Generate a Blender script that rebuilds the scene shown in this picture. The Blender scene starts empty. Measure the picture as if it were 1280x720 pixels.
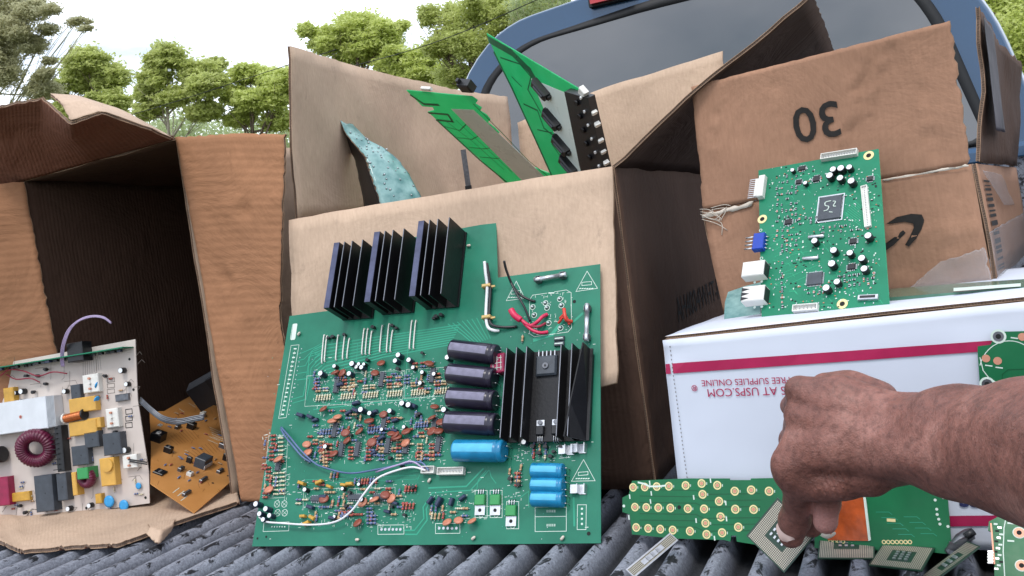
import bpy, bmesh, math, random
import numpy as np
from mathutils import Matrix, Vector
random.seed(7); RNG = np.random.default_rng(5)
rad = math.radians
scene = bpy.context.scene
col = scene.collection
# ------------------------------------------------------------ camera (X right across the bed, Y towards the cab, Z up; z=0 = crest of the bed ribs)
def nrm(v): v = np.array(v, float); return v/np.linalg.norm(v)
FPX = 1199.0
_Y = nrm([495, 125, -FPX]); _X = np.array([2820, 340, FPX], float); _X = nrm(_X-_Y*_X.dot(_Y)); _Z = np.cross(_X, _Y)
RM = np.array([_X, _Y, _Z]); CAM = np.array([0, 0, .33])
def ray(x, y): return RM@np.array([x-640, 360-y, -FPX])
def onz(x, y, z=0.): r = ray(x, y); return CAM+r*((z-CAM[2])/r[2])
def ony(x, y, Y): r = ray(x, y); return CAM+r*(Y/r[1])
def onx(x, y, X): r = ray(x, y); return CAM+r*(X/r[0])
cd = bpy.data.cameras.new('camera'); cam = bpy.data.objects.new('camera', cd); col.objects.link(cam)
cd.sensor_width = 36; cd.lens = 36*FPX/1280; cd.clip_start = .02; cd.clip_end = 2000
cam.matrix_world = Matrix([[*RM[0], CAM[0]], [*RM[1], CAM[1]], [*RM[2], CAM[2]], [0, 0, 0, 1]])
scene.camera = cam
scene.view_settings.view_transform = 'Standard'; scene.view_settings.look = 'None'; scene.view_settings.gamma = 1
scene.view_settings.exposure = 0.33
try: scene.view_settings.use_curve_mapping = False
except Exception: pass
scene.cycles.max_bounces = 8; scene.cycles.transparent_max_bounces = 12
# ------------------------------------------------------------ materials
MATS = {}
def srgb(c):
    if isinstance(c, str): c = tuple(int(c[i:i+2], 16)/255 for i in (0, 2, 4))
    return tuple((v/12.92 if v <= .04045 else ((v+.055)/1.055)**2.4) for v in c)
class NT:
    def __init__(s, name):
        m = bpy.data.materials.new(name); m.use_nodes = True; s.m = m; s.n = m.node_tree.nodes; s.l = m.node_tree.links
        s.b = s.n['Principled BSDF']; MATS[name] = m
    def add(s, t, **k):
        nd = s.n.new(t)
        for a, v in k.items():
            if a.startswith('i_'): nd.inputs[a[2:].replace('_', ' ')].default_value = v
            else: setattr(nd, a, v)
        return nd
    def link(s, a, b): s.l.new(a, b)
    def noise(s, scale, detail=4, rough=.55, vec=None, stretch=None, dist=0.):
        nd = s.add('ShaderNodeTexNoise', i_Scale=scale, i_Detail=detail, i_Roughness=rough, i_Distortion=dist)
        if vec is None: vec = s.add('ShaderNodeTexCoord').outputs['Object']
        if stretch:
            mp = s.add('ShaderNodeMapping'); mp.inputs['Scale'].default_value = stretch; s.link(vec, mp.inputs['Vector']); vec = mp.outputs[0]
        s.link(vec, nd.inputs['Vector']); return nd.outputs['Fac']
    def ramp(s, fac, stops):
        r = s.add('ShaderNodeValToRGB'); e = r.color_ramp.elements
        while len(e) < len(stops): e.new(.5)
        for k, (p, c) in enumerate(stops): e[k].position = p; e[k].color = (*c, 1) if len(c) == 3 else c
        s.link(fac, r.inputs['Fac']); return r.outputs['Color']
    def bump(s, h, strength, dist, prev=None):
        b = s.add('ShaderNodeBump'); b.inputs['Strength'].default_value = strength; b.inputs['Distance'].default_value = dist
        s.link(h, b.inputs['Height'])
        if prev is not None: s.link(prev, b.inputs['Normal'])
        s.link(b.outputs[0], s.b.inputs['Normal']); return b.outputs[0]
def sc3(c, k): return tuple(min(1, v*k) for v in c)
def simple(name, c, rough=.5, metal=0., var=.18, scale=40., bump=0., bscale=200., spec=.5, **kw):
    c = srgb(c) if isinstance(c, str) else c
    t = NT(name); f = t.noise(scale, 5)
    t.link(t.ramp(f, [(.3, sc3(c, 1-var)), (.7, sc3(c, 1+var))]), t.b.inputs['Base Color'])
    t.b.inputs['Roughness'].default_value = rough; t.b.inputs['Metallic'].default_value = metal
    t.b.inputs['Specular IOR Level'].default_value = spec
    if bump: t.bump(t.noise(bscale, 3), bump, .001)
    for k, v in kw.items(): t.b.inputs[k.replace('_', ' ')].default_value = v
    return t.m
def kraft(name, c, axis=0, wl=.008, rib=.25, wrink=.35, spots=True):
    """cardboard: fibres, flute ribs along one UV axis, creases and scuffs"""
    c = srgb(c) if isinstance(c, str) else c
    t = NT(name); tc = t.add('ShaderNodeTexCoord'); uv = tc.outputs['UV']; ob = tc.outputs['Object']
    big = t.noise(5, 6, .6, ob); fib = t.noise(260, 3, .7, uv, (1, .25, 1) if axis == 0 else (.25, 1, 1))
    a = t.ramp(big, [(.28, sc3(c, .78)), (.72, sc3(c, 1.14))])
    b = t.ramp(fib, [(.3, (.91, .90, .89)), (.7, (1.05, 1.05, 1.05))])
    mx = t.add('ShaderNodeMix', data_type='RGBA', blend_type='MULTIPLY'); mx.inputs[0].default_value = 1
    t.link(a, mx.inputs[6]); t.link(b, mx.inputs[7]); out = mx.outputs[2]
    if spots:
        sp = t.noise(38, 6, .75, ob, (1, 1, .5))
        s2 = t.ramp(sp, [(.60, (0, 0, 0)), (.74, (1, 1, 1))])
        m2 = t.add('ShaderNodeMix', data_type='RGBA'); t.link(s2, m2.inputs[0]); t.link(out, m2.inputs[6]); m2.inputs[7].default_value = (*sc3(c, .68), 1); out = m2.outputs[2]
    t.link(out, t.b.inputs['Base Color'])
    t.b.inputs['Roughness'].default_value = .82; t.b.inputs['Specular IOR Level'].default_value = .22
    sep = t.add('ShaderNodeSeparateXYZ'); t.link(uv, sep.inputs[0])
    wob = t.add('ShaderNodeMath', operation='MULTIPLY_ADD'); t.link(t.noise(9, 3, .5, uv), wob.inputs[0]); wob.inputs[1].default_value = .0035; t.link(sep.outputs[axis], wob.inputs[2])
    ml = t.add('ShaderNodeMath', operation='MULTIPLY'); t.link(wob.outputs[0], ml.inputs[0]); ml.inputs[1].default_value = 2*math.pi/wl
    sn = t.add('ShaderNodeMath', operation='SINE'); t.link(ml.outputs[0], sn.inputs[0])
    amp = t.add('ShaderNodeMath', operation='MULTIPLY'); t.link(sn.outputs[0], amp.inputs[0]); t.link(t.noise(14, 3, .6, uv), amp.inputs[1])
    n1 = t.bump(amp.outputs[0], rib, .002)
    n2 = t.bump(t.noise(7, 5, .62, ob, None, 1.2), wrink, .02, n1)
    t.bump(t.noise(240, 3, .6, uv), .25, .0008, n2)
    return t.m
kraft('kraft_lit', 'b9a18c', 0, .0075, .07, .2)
kraft('kraft_shaded', '564136', 0, .0075, .15, .35)  # darker copy of the lit card: shade between the boxes put into the colour
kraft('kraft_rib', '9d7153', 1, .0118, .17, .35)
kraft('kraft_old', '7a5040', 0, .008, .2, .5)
kraft('kraft_amz', 'a17b64', 0, .007, .06, .22)
def flute():
    t = NT('flute_edge'); uv = t.add('ShaderNodeTexCoord').outputs['UV']
    w = t.add('ShaderNodeTexWave', i_Scale=1.0, i_Distortion=9., i_Detail=3.)
    mp = t.add('ShaderNodeMapping'); mp.inputs['Scale'].default_value = (130, 130, 1); t.link(uv, mp.inputs[0]); t.link(mp.outputs[0], w.inputs['Vector'])
    t.link(t.ramp(w.outputs['Fac'], [(.2, (.10, .068, .05)), (.8, (.20, .135, .10))]), t.b.inputs['Base Color']); t.b.inputs['Roughness'].default_value = .9
flute()
simple('liner_edge', '9c8068', .85, var=.3, scale=90, bump=.4)
simple('liner_pale', 'c9bfb2', .8, var=.15, scale=60)
simple('white_card', 'c9cfdc', .55, var=.03, scale=6, bump=.05, bscale=30)
simple('usps_red', 'a3124a', .5, var=.1, scale=60)
simple('ink_blue', '1c2350', .6, var=.1)
simple('ink_dark', '1b1715', .8, var=.25, scale=120)
simple('ink_worn', '0f0c0b', .8, var=.35, scale=160)
def pcb(name, c, c2, scale=16., rough=.38, trans=0.):
    t = NT(name); ob = t.add('ShaderNodeTexCoord').outputs['Object']
    c = srgb(c); c2 = srgb(c2)
    f = t.noise(scale, 5, .55, ob)
    t.link(t.ramp(f, [(.35, c), (.65, c2)]), t.b.inputs['Base Color'])
    rr = t.noise(30, 5, .6, ob); t.link(t.ramp(rr, [(.3, (rough*.7,)*3), (.7, (rough*1.35,)*3)]), t.b.inputs['Roughness'])
    t.bump(t.noise(70, 4, .6, ob), .05, .001); t.b.inputs['Specular IOR Level'].default_value = .3
    if trans:
        tr = t.add('ShaderNodeBsdfTranslucent'); tr.inputs[0].default_value = (*sc3(c2, 1.6), 1)
        mx = t.add('ShaderNodeMixShader'); mx.inputs[0].default_value = trans
        t.link(t.b.outputs[0], mx.inputs[1]); t.link(tr.outputs[0], mx.inputs[2]); t.link(mx.outputs[0], t.n['Material Output'].inputs[0])
pcb('pcb_green', '1a6550', '23735b'); pcb('pcb_trace', '2f9276', '2a886d', 30); pcb('pcb_dark', '0a4634', '0c4c38')
pcb('pcb_small', '146e50', '1a7a5a'); pcb('pcb_small_trace', '35a87c', '2fa276')
pcb('pcb_keypad', '0f5c38', '126840'); pcb('pcb_keypad_line', '0a4a2c', '0c5232')
pcb('pcb_backlit', '2fa46c', '4cba88', 20, .18, .5); pcb('pcb_backlit_dark', '07553a', '086440', 20, .35, .15); pcb('pcb_backlit_grey', 'cfdcd6', 'd8e4de', 20, .3)
pcb('pcb_cream', 'b5a9a2', 'c4bab2', 12, .45); pcb('pcb_orange', 'a8743f', 'b8834c', 14, .4); pcb('pcb_orange_dark', '7a4a20', '6e4018', 30)
pcb('pcb_teal', '5d8484', '8fb0ae', 45, .18)
simple('silk', 'c3d2c8', .6, var=.1); simple('silk_dark', '5a524c', .7); simple('mask_hole', '0a0d0c', .8)
simple('solder', 'b9bcc0', .32, .9, var=.15, scale=300); simple('tin', 'c6c8cc', .35, .85, var=.12, scale=200, bump=.2)
simple('steel_dark', '6b6d72', .4, .8, var=.25, scale=150, bump=.3)
simple('gold', 'c09a5c', .35, .7, var=.2, scale=200); simple('gold_pale', 'd8c992', .4, .2, var=.08, scale=200); simple('copper_pink', 'c58a72', .45, .3, var=.1)
simple('hs_black', '101014', .42, .3, var=.3, scale=60, bump=.2); simple('hs_edge', '4e5168', .35, .6, var=.2, scale=80); simple('hs_line', '8a8c94', .35, .7)
simple('plastic_black', '15161a', .4, var=.25, scale=120, bump=.15); simple('plastic_grey', '3a4048', .45, var=.2, scale=100)
simple('cap_sleeve', '242030', .28, var=.25, scale=70, bump=.25, bscale=90); simple('cap_sleeve_light', '6f6c80', .3, var=.2, scale=150)
simple('cap_navy', '1c2638', .32, var=.2, scale=90); simple('cap_top', 'dfe2e4', .35, .4, var=.06, scale=300)
simple('cap_blue', '187aa6', .3, var=.22, scale=60, bump=.2, bscale=90); simple('cap_blue_print', '4aa6c8', .4)
simple('ceramic_brown', '7e4030', .42, var=.22, scale=140); simple('ceramic_tan', 'b5745a', .42, var=.18, scale=140)
simple('ceramic_blue', '2b8cc4', .35, var=.15, scale=100)
simple('res_tan', 'b89a78', .5, var=.2, scale=200); simple('res_blue', '5a6f9a', .45, var=.2, scale=200); simple('res_red', 'a04a44', .5, var=.2, scale=200); simple('res_cream', 'c9c4aa', .55, var=.15, scale=200); simple('band_dark', '42241e', .5)
simple('film_yellow', 'b98e35', .4, var=.2, scale=90); simple('film_navy', '25304a', .35, var=.2, scale=90); simple('film_magenta', '8a1240', .35, var=.2, scale=90)
simple('green_plastic', '2f8a4c', .4, var=.12); simple('blue_plastic', '143aa0', .4, var=.12); simple('white_plastic', 'd3d2cc', .45, var=.07, scale=60, bump=.1)
simple('wire_white', 'd5d6d8', .4, var=.06); simple('wire_black', '17181b', .4, var=.2); simple('wire_blue', '4d6388', .4, var=.15); simple('wire_lilac', 'a292b4', .42, var=.12); simple('wire_red', '8c1f38', .4, var=.15); simple('shrink_red', 'c01c4a', .38, var=.15, scale=80, bump=.3); simple('shrink_orange', 'c03a2c', .4, var=.15); simple('tie', 'c2a468', .5)
simple('coil_magenta', '561230', .38, var=.3, scale=120); simple('coil_copper', 'b4683a', .3, .5, var=.25, scale=160); simple('alu_white', 'cfd2d6', .4, .35, var=.06, scale=40); simple('tape_yellow', 'c79a45', .45, var=.12, scale=60)
simple('flex_orange', 'a84a1c', .3, .1, var=.45, scale=45, bump=.9, bscale=60)
def chipgrid():
    t = NT('pad_grid'); ob = t.add('ShaderNodeTexCoord').outputs['Object']
    mp = t.add('ShaderNodeMapping'); mp.inputs['Scale'].default_value = (620, 620, 0); t.link(ob, mp.inputs[0])
    v = t.add('ShaderNodeTexVoronoi', i_Scale=1.0); v.inputs['Randomness'].default_value = 0; t.link(mp.outputs[0], v.inputs['Vector'])
    t.link(t.ramp(v.outputs['Distance'], [(.33, (.50, .45, .36)), (.42, (.05, .06, .05))]), t.b.inputs['Base Color'])
    t.b.inputs['Metallic'].default_value = .3; t.b.inputs['Roughness'].default_value = .35
chipgrid(); simple('chip_substrate', '1c3a2c', .4, var=.15); simple('nail', 'b29a92', .35, var=.08, scale=60); 
simple('tape_clear', 'b9b6b6', .18, var=.15, scale=30, bump=.8, bscale=40, Alpha=.2)
simple('tape_dark', '3a343a', .6, spec=.25, var=.45, scale=25, bump=.9, bscale=50)
simple('green_glass', '4d7562', .12, var=.3, scale=20)
# ------------------------------------------------------------ world
w = bpy.data.worlds.new('World'); scene.world = w; w.use_nodes = True
wn, wl = w.node_tree.nodes, w.node_tree.links
bg = wn['Background']; bg.inputs[1].default_value = .12
sky = wn.new('ShaderNodeTexSky'); sky.sky_type = 'NISHITA'; sky.sun_disc = False
SUN_EL, SUN_AZ = rad(60), rad(174)
sky.sun_elevation = SUN_EL; sky.sun_rotation = SUN_AZ
tc = wn.new('ShaderNodeTexCoord'); mp = wn.new('ShaderNodeMapping'); mp.inputs['Scale'].default_value = (1, 1, 2.6)
wl.new(tc.outputs['Generated'], mp.inputs[0])
no = wn.new('ShaderNodeTexNoise'); no.inputs['Scale'].default_value = 3.0; no.inputs['Detail'].default_value = 7; no.inputs['Roughness'].default_value = .55
wl.new(mp.outputs[0], no.inputs['Vector'])
rp = wn.new('ShaderNodeValToRGB'); rp.color_ramp.elements[0].position = .30; rp.color_ramp.elements[1].position = .53
wl.new(no.outputs['Fac'], rp.inputs[0])
mx = wn.new('ShaderNodeMix'); mx.data_type = 'RGBA'; mx.inputs[7].default_value = (11.6, 12.4, 13.8, 1)
wl.new(rp.outputs[0], mx.inputs[0]); wl.new(sky.outputs[0], mx.inputs[6]); wl.new(mx.outputs[2], bg.inputs[0])
sd = bpy.data.lights.new('sun', 'SUN'); sd.energy = 1.5; sd.angle = rad(14); sd.color = (1, .95, .88)
so = bpy.data.objects.new('sun', sd); col.objects.link(so)
# sun direction: azimuth measured like the sky's rotation (0 = +Y, clockwise)
sdir = Vector((math.sin(SUN_AZ)*math.cos(SUN_EL), math.cos(SUN_AZ)*math.cos(SUN_EL), math.sin(SUN_EL)))
so.rotation_euler = sdir.to_track_quat('Z', 'Y').to_euler()
# ------------------------------------------------------------ object helpers
def tag(o, label=None, cat=None, group=None, kind=None):
    if label: o['label'] = label
    if cat: o['category'] = cat
    if group: o['group'] = group
    if kind: o['kind'] = kind
    return o
def empty(name, M=None, label=None, cat=None, group=None):
    o = bpy.data.objects.new(name, None); o.empty_display_size = .05; col.objects.link(o)
    if M is not None: o.matrix_world = M
    return tag(o, label, cat, group)
class MB:
    """collects shapes; build() links them as ONE mesh object"""
    def __init__(s): s.v = []; s.f = []; s.m = []; s.uv = []; s.mats = []; s.sm = []; s.k = 0
    def mi(s, mat):
        if mat not in s.mats: s.mats.append(mat)
        return s.mats.index(mat)
    def face(s, idx, mat, uv=None, smooth=False):
        s.f.append(tuple(idx)); s.m.append(s.mi(mat)); s.uv.append(uv); s.sm.append(smooth)
    def add(s, verts, faces, mat, smooth=False):
        b = len(s.v); s.v += [tuple(map(float, p)) for p in verts]
        for f in faces: s.face([b+i for i in f], mat, None, smooth)
    def box(s, c, d, mat, R=None, bev=0., top=None):
        """c centre, d full sizes, R 3x3 rotation; bev chamfers the +z face outline"""
        x, y, z = [q/2 for q in d]; pts = []
        if bev:
            for zz, k in ((-z, 0), (z-bev, 0), (z, bev)):
                pts += [(-x+k, -y+k, zz), (x-k, -y+k, zz), (x-k, y-k, zz), (-x+k, y-k, zz)]
            fs = [(3, 2, 1, 0), (8, 9, 10, 11)]
            for L in (0, 4):
                for i in range(4): j = (i+1) % 4; fs.append((L+i, L+j, L+4+j, L+4+i))
        else:
            pts = [(-x, -y, -z), (x, -y, -z), (x, y, -z), (-x, y, -z), (-x, -y, z), (x, -y, z), (x, y, z), (-x, y, z)]
            fs = [(3, 2, 1, 0), (4, 5, 6, 7), (0, 1, 5, 4), (1, 2, 6, 5), (2, 3, 7, 6), (3, 0, 4, 7)]
        P = np.array(pts)
        if R is not None: P = P@np.array(R).T
        s.add(P+np.array(c), fs, mat)
        if top: s.m[-len(fs)+1] = s.mi(top)
    def loops(s, L, mat, cap=True, smooth=True, closed=False):
        n = len(L[0]); b = len(s.v)
        for l in L: s.v += [tuple(map(float, p)) for p in l]
        m = len(L)
        for k in range(m if closed else m-1):
            a, c = b+k*n, b+((k+1) % m)*n
            for i in range(n): j = (i+1) % n; s.face((a+i, a+j, c+j, c+i), mat, None, smooth)
        if cap and not closed:
            s.face([b+i for i in range(n)][::-1], mat); s.face([b+(m-1)*n+i for i in range(n)], mat)
    def cyl(s, p0, p1, r, mat, n=14, r1=None, prof=None, capmat=None):
        """cylinder from p0 to p1; prof = [(t, r)...] for a turned profile"""
        p0, p1 = np.array(p0, float), np.array(p1, float); d = nrm(p1-p0); a = np.array([0, 0, 1.]) if abs(d[2]) < .9 else np.array([1., 0, 0])
        e = nrm(np.cross(d, a)); g = np.cross(d, e)
        prof = prof or [(0, r), (1, r if r1 is None else r1)]
        L = [[p0+(p1-p0)*t+(e*math.cos(2*math.pi*i/n)+g*math.sin(2*math.pi*i/n))*rr for i in range(n)] for t, rr in prof]
        s.loops(L, mat)
        if capmat: s.m[-1] = s.mi(capmat)
    def tube(s, pts, r, mat, n=8, sub=5, rr=None):
        P = smooth_path(pts, sub); T = np.gradient(P, axis=0); L = []; e = None
        for k, (p, t) in enumerate(zip(P, T)):
            t = nrm(t)
            if e is None: e = nrm(np.cross(t, [0.3, .5, .8]))
            e = nrm(e-t*e.dot(t)); g = np.cross(t, e); q = r if rr is None else r*np.interp(k/(len(P)-1), np.linspace(0, 1, len(rr)), rr)
            L.append([p+(e*math.cos(2*math.pi*i/n)+g*math.sin(2*math.pi*i/n))*q for i in range(n)])
        s.loops(L, mat)
    def prism(s, poly, z0, z1, mat, side=None, axes=None, o=(0, 0, 0)):
        """polygon in the local xy plane, extruded"""
        n = len(poly); b = len(s.v)
        A = np.eye(3) if axes is None else np.array(axes)
        for z in (z0, z1): s.v += [tuple(np.array(o)+A.T@np.array([p[0], p[1], z])) for p in poly]
        s.face([b+i for i in range(n)][::-1], mat); s.face([b+n+i for i in range(n)], mat)
        for i in range(n): j = (i+1) % n; s.face((b+i, b+j, b+n+j, b+n+i), side or mat)
    def lines(s, pts, wd, h, mat, closed=False):
        P = [np.array(p[:2], float) for p in pts]
        if closed: P.append(P[0])
        for a, c in zip(P[:-1], P[1:]):
            d = c-a; L = np.hypot(*d)
            if L < 1e-6: continue
            d /= L; nn = np.array([-d[1], d[0]])*wd/2; a2 = a-d*wd*.35; c2 = c+d*wd*.35; s.k += 1; z = h+(s.k % 40)*2.5e-6
            s.add([(*(a2-nn), z), (*(c2-nn), z), (*(c2+nn), z), (*(a2+nn), z)], [(0, 1, 2, 3)], mat)
    def disc(s, c, r, h, mat, n=16, r0=0):
        s.k += 1; h += (s.k % 40)*2.5e-6
        O = [(c[0]+r*math.cos(2*math.pi*i/n), c[1]+r*math.sin(2*math.pi*i/n), h) for i in range(n)]
        if r0 <= 0: s.add(O, [range(n)], mat); return
        I = [(c[0]+r0*math.cos(2*math.pi*i/n), c[1]+r0*math.sin(2*math.pi*i/n), h) for i in range(n)]
        s.add(O+I, [(i, (i+1) % n, n+(i+1) % n, n+i) for i in range(n)], mat)
    def text(s, body, size, M, mat, bold=0.):
        cu = bpy.data.curves.new('t', 'FONT'); cu.body = body; cu.size = size; cu.offset = bold; cu.resolution_u = 3
        cu.align_x = 'CENTER'; cu.align_y = 'CENTER'
        ob = bpy.data.objects.new('t', cu); col.objects.link(ob); bpy.context.view_layer.update()
        me = bpy.data.meshes.new_from_object(ob.evaluated_get(bpy.context.evaluated_depsgraph_get()))
        s.add([tuple(M@v.co) for v in me.vertices], [tuple(p.vertices) for p in me.polygons], mat)
        bpy.data.objects.remove(ob); bpy.data.curves.remove(cu); bpy.data.meshes.remove(me)
    def mesh(s, name):
        me = bpy.data.meshes.new(name); me.from_pydata(s.v, [], s.f)
        for m in s.mats: me.materials.append(MATS[m])
        me.polygons.foreach_set('material_index', s.m); me.polygons.foreach_set('use_smooth', s.sm)
        if any(u is not None for u in s.uv):
            lay = me.uv_layers.new(name='UVMap'); k = 0
            for f, u in zip(s.f, s.uv):
                for i in range(len(f)):
                    lay.data[k].uv = u[i] if u is not None else (0, 0); k += 1
        me.update(); return me
    def build(s, name, parent=None, **tg):
        o = bpy.data.objects.new(name, s.mesh(name)); col.objects.link(o)
        if parent is not None: o.parent = parent
        return tag(o, **tg)
def smooth_path(pts, sub=5):
    P = np.array(pts, float)
    if len(P) < 3 or sub < 2: return P if sub < 2 else np.array([P[0]+(P[-1]-P[0])*t for t in np.linspace(0, 1, sub+1)])
    Q = np.vstack([2*P[0]-P[1], P, 2*P[-1]-P[-2]]); out = []
    for i in range(1, len(Q)-2):
        a, b, c, d = Q[i-1:i+3]
        for t in np.linspace(0, 1, sub, endpoint=False): out.append(.5*((2*b)+(c-a)*t+(2*a-5*b+4*c-d)*t*t+(-a+3*b-3*c+d)*t**3))
    out.append(P[-1]); return np.array(out)
def inst(me, name, parent, loc=(0, 0, 0), rot=0., scale=(1, 1, 1), R=None):
    o = bpy.data.objects.new(name, me); col.objects.link(o); o.parent = parent
    o.location = loc; o.scale = scale
    if R is not None: o.rotation_euler = R
    else: o.rotation_euler = (0, 0, rot)
    return o
def vnoise(p, seed=0):
    """cheap smooth pseudo-noise, about -1..1"""
    x, y, z = p; s = seed*1.7
    return (math.sin(x*1.0+s+1.3*math.sin(y*1.7+s))+math.sin(y*1.3+2.1*s+1.1*math.sin(z*1.9+x))+math.sin(z*1.1+s*.7+1.7*math.sin(x*.8+y*.6)))/3
def sheet(name, rows, parent, folds=(), mats=('kraft_lit', 'kraft_shaded'), th=.0039, step=.02, jag=(0, 0, 0, 0), warp=.0, seed=1, rim='flute_edge', crease=None, marks=None, uvflip=False, dent=None):
    """corrugated board through a grid of 3-D points: rows[j][i]; front liner / fluted core / back liner, ragged edges.
    jag = amplitudes at the (first row, last column, last row, first column) edges"""
    R = np.array(rows, float); nj, ni = R.shape[:2]
    lu = max(np.linalg.norm(np.diff(R, axis=1), axis=2).sum(axis=1)); lv = max(np.linalg.norm(np.diff(R, axis=0), axis=2).sum(axis=0))
    cu = [0]+list(np.cumsum(np.linalg.norm(np.diff(R, axis=1), axis=2).mean(axis=0))); cv = [0]+list(np.cumsum(np.linalg.norm(np.diff(R, axis=0), axis=2).mean(axis=1)))
    nu = max(2, int(lu/step)); nv = max(2, int(lv/step))
    def sample(u, v):
        i = min(max(np.searchsorted(cu, u, 'right')-1, 0), ni-2); j = min(max(np.searchsorted(cv, v, 'right')-1, 0), nj-2)
        s = (u-cu[i])/(cu[i+1]-cu[i]); t = (v-cv[j])/(cv[j+1]-cv[j])
        return (R[j, i]*(1-s)+R[j, i+1]*s)*(1-t)+(R[j+1, i]*(1-s)+R[j+1, i+1]*s)*t
    U = np.linspace(0, cu[-1], nu+1); V = np.linspace(0, cv[-1], nv+1)
    rg = np.random.default_rng(seed*13+1)
    jn = [np.interp(np.arange(max(nu, nv)+1), np.arange(0, max(nu, nv)+2, 2), rg.uniform(-1, 1, len(np.arange(0, max(nu, nv)+2, 2))))*.6+rg.uniform(-1, 1, max(nu, nv)+1)*.5 for _ in range(4)]
    G = np.zeros((nv+1, nu+1, 3)); UV = np.zeros((nv+1, nu+1, 2))
    for j in range(nv+1):
        for i in range(nu+1):
            u, v = U[i], V[j]
            if j == 0: v += abs(jn[0][i])*jag[0]
            if j == nv: v -= abs(jn[2][i])*jag[2]
            if i == 0: u += abs(jn[3][j])*jag[3]
            if i == nu: u -= abs(jn[1][j])*jag[1]
            G[j, i] = sample(u, v); UV[j, i] = (u, v)
    dU = np.gradient(G, axis=1); dV = np.gradient(G, axis=0); Nn = np.cross(dU, dV); Nn /= np.linalg.norm(Nn, axis=2, keepdims=True)+1e-12
    if warp:
        for j in range(nv+1):
            for i in range(nu+1): 
                p = UV[j, i]; G[j, i] += Nn[j, i]*warp*(vnoise((p[0]*22, p[1]*19, seed), seed)+.4*vnoise((p[0]*60, p[1]*55, 2), seed+3))
    for (a0, b0, a1, b1, amp, wd) in folds:   # sharp creases along a line in the board's own metres
        dx, dy = a1-a0, b1-b0; L2 = dx*dx+dy*dy; tt = np.clip(((UV[..., 0]-a0)*dx+(UV[..., 1]-b0)*dy)/L2, 0, 1)
        wob = .0035*np.sin(tt*17+a0*90)+.002*np.sin(tt*41); sd_ = ((UV[..., 0]-a0)*dy-(UV[..., 1]-b0)*dx)/math.sqrt(L2)+wob
        endd = np.hypot(UV[..., 0]-(a0+dx*tt), UV[..., 1]-(b0+dy*tt)); k_ = np.exp(-np.maximum(endd-abs(wob), 0)/wd)
        G += Nn*(amp*k_*np.where(sd_ > 0, 1., -.35))[..., None]
    if dent:
        for (du, dv, dr, da) in dent:
            W = np.exp(-((UV[..., 0]-du)**2+(UV[..., 1]-dv)**2)/dr**2); G += Nn*(W*da)[..., None]
    mb = MB(); n1 = (nu+1)*(nv+1); F = G+Nn*th/2; B = G-Nn*th/2
    mb.v = [tuple(p) for p in F.reshape(-1, 3)]+[tuple(p) for p in B.reshape(-1, 3)]
    ix = lambda j, i: j*(nu+1)+i
    for j in range(nv):
        for i in range(nu):
            q = [(j, i), (j, i+1), (j+1, i+1), (j+1, i)]
            mb.face([ix(*a) for a in q], mats[0], [tuple(UV[a]) for a in q], True)
            mb.face([n1+ix(*a) for a in q[::-1]], mats[1], [tuple(UV[a]) for a in q[::-1]], True)
    ring = [(0, i) for i in range(nu)]+[(j, nu) for j in range(nv)]+[(nv, i) for i in range(nu, 0, -1)]+[(j, 0) for j in range(nv, 0, -1)]
    inw = G.reshape(-1, 3).mean(axis=0); m = len(ring); b = len(mb.v)
    for a in ring:
        p = G[a]; j, i = a; d = np.zeros(3)
        if i == 0: d += dU[a]
        if i == nu: d -= dU[a]
        if j == 0: d += dV[a]
        if j == nv: d -= dV[a]
        d = nrm(d)*.0014
        mb.v += [tuple(p+Nn[a]*th*.36), tuple(p+Nn[a]*th*.36+d), tuple(p-Nn[a]*th*.36+d), tuple(p-Nn[a]*th*.36)]
    s = 0
    for k in range(m):
        k2 = (k+1) % m; a, c = ring[k], ring[k2]; A, Cc = b+4*k, b+4*k2; s2 = s+np.linalg.norm(G[a]-G[c])
        u1 = [(s, 0), (s2, 0), (s2, th), (s, th)]; s = s2
        mb.face((A, Cc, ix(*c), ix(*a)), 'liner_edge', u1); mb.face((A+1, Cc+1, Cc, A), 'liner_edge', u1)
        mb.face((A+2, Cc+2, Cc+1, A+1), rim, u1)
        mb.face((A+3, Cc+3, Cc+2, A+2), 'liner_edge', u1); mb.face((n1+ix(*a), n1+ix(*c), Cc+3, A+3), 'liner_edge', u1)
    if marks:
        from mathutils.bvhtree import BVHTree
        nf = len(mb.f); tr = BVHTree.FromPolygons([tuple(p) for p in F.reshape(-1, 3)], [[ix(j, i), ix(j, i+1), ix(j+1, i+1), ix(j+1, i)] for j in range(nv) for i in range(nu)])
        nb = len(mb.v); marks(mb)
        for k in range(nb, len(mb.v)):
            hit = tr.find_nearest(Vector(mb.v[k])); p = hit[0]+hit[1]*.0013; mb.v[k] = tuple(p)
    o = mb.build(name, parent); return o
def quadpanel(name, a, b, c, d, parent, **k):
    """a-b bottom edge, d-c top edge"""
    return sheet(name, [[a, b], [d, c]], parent, **k)
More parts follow.
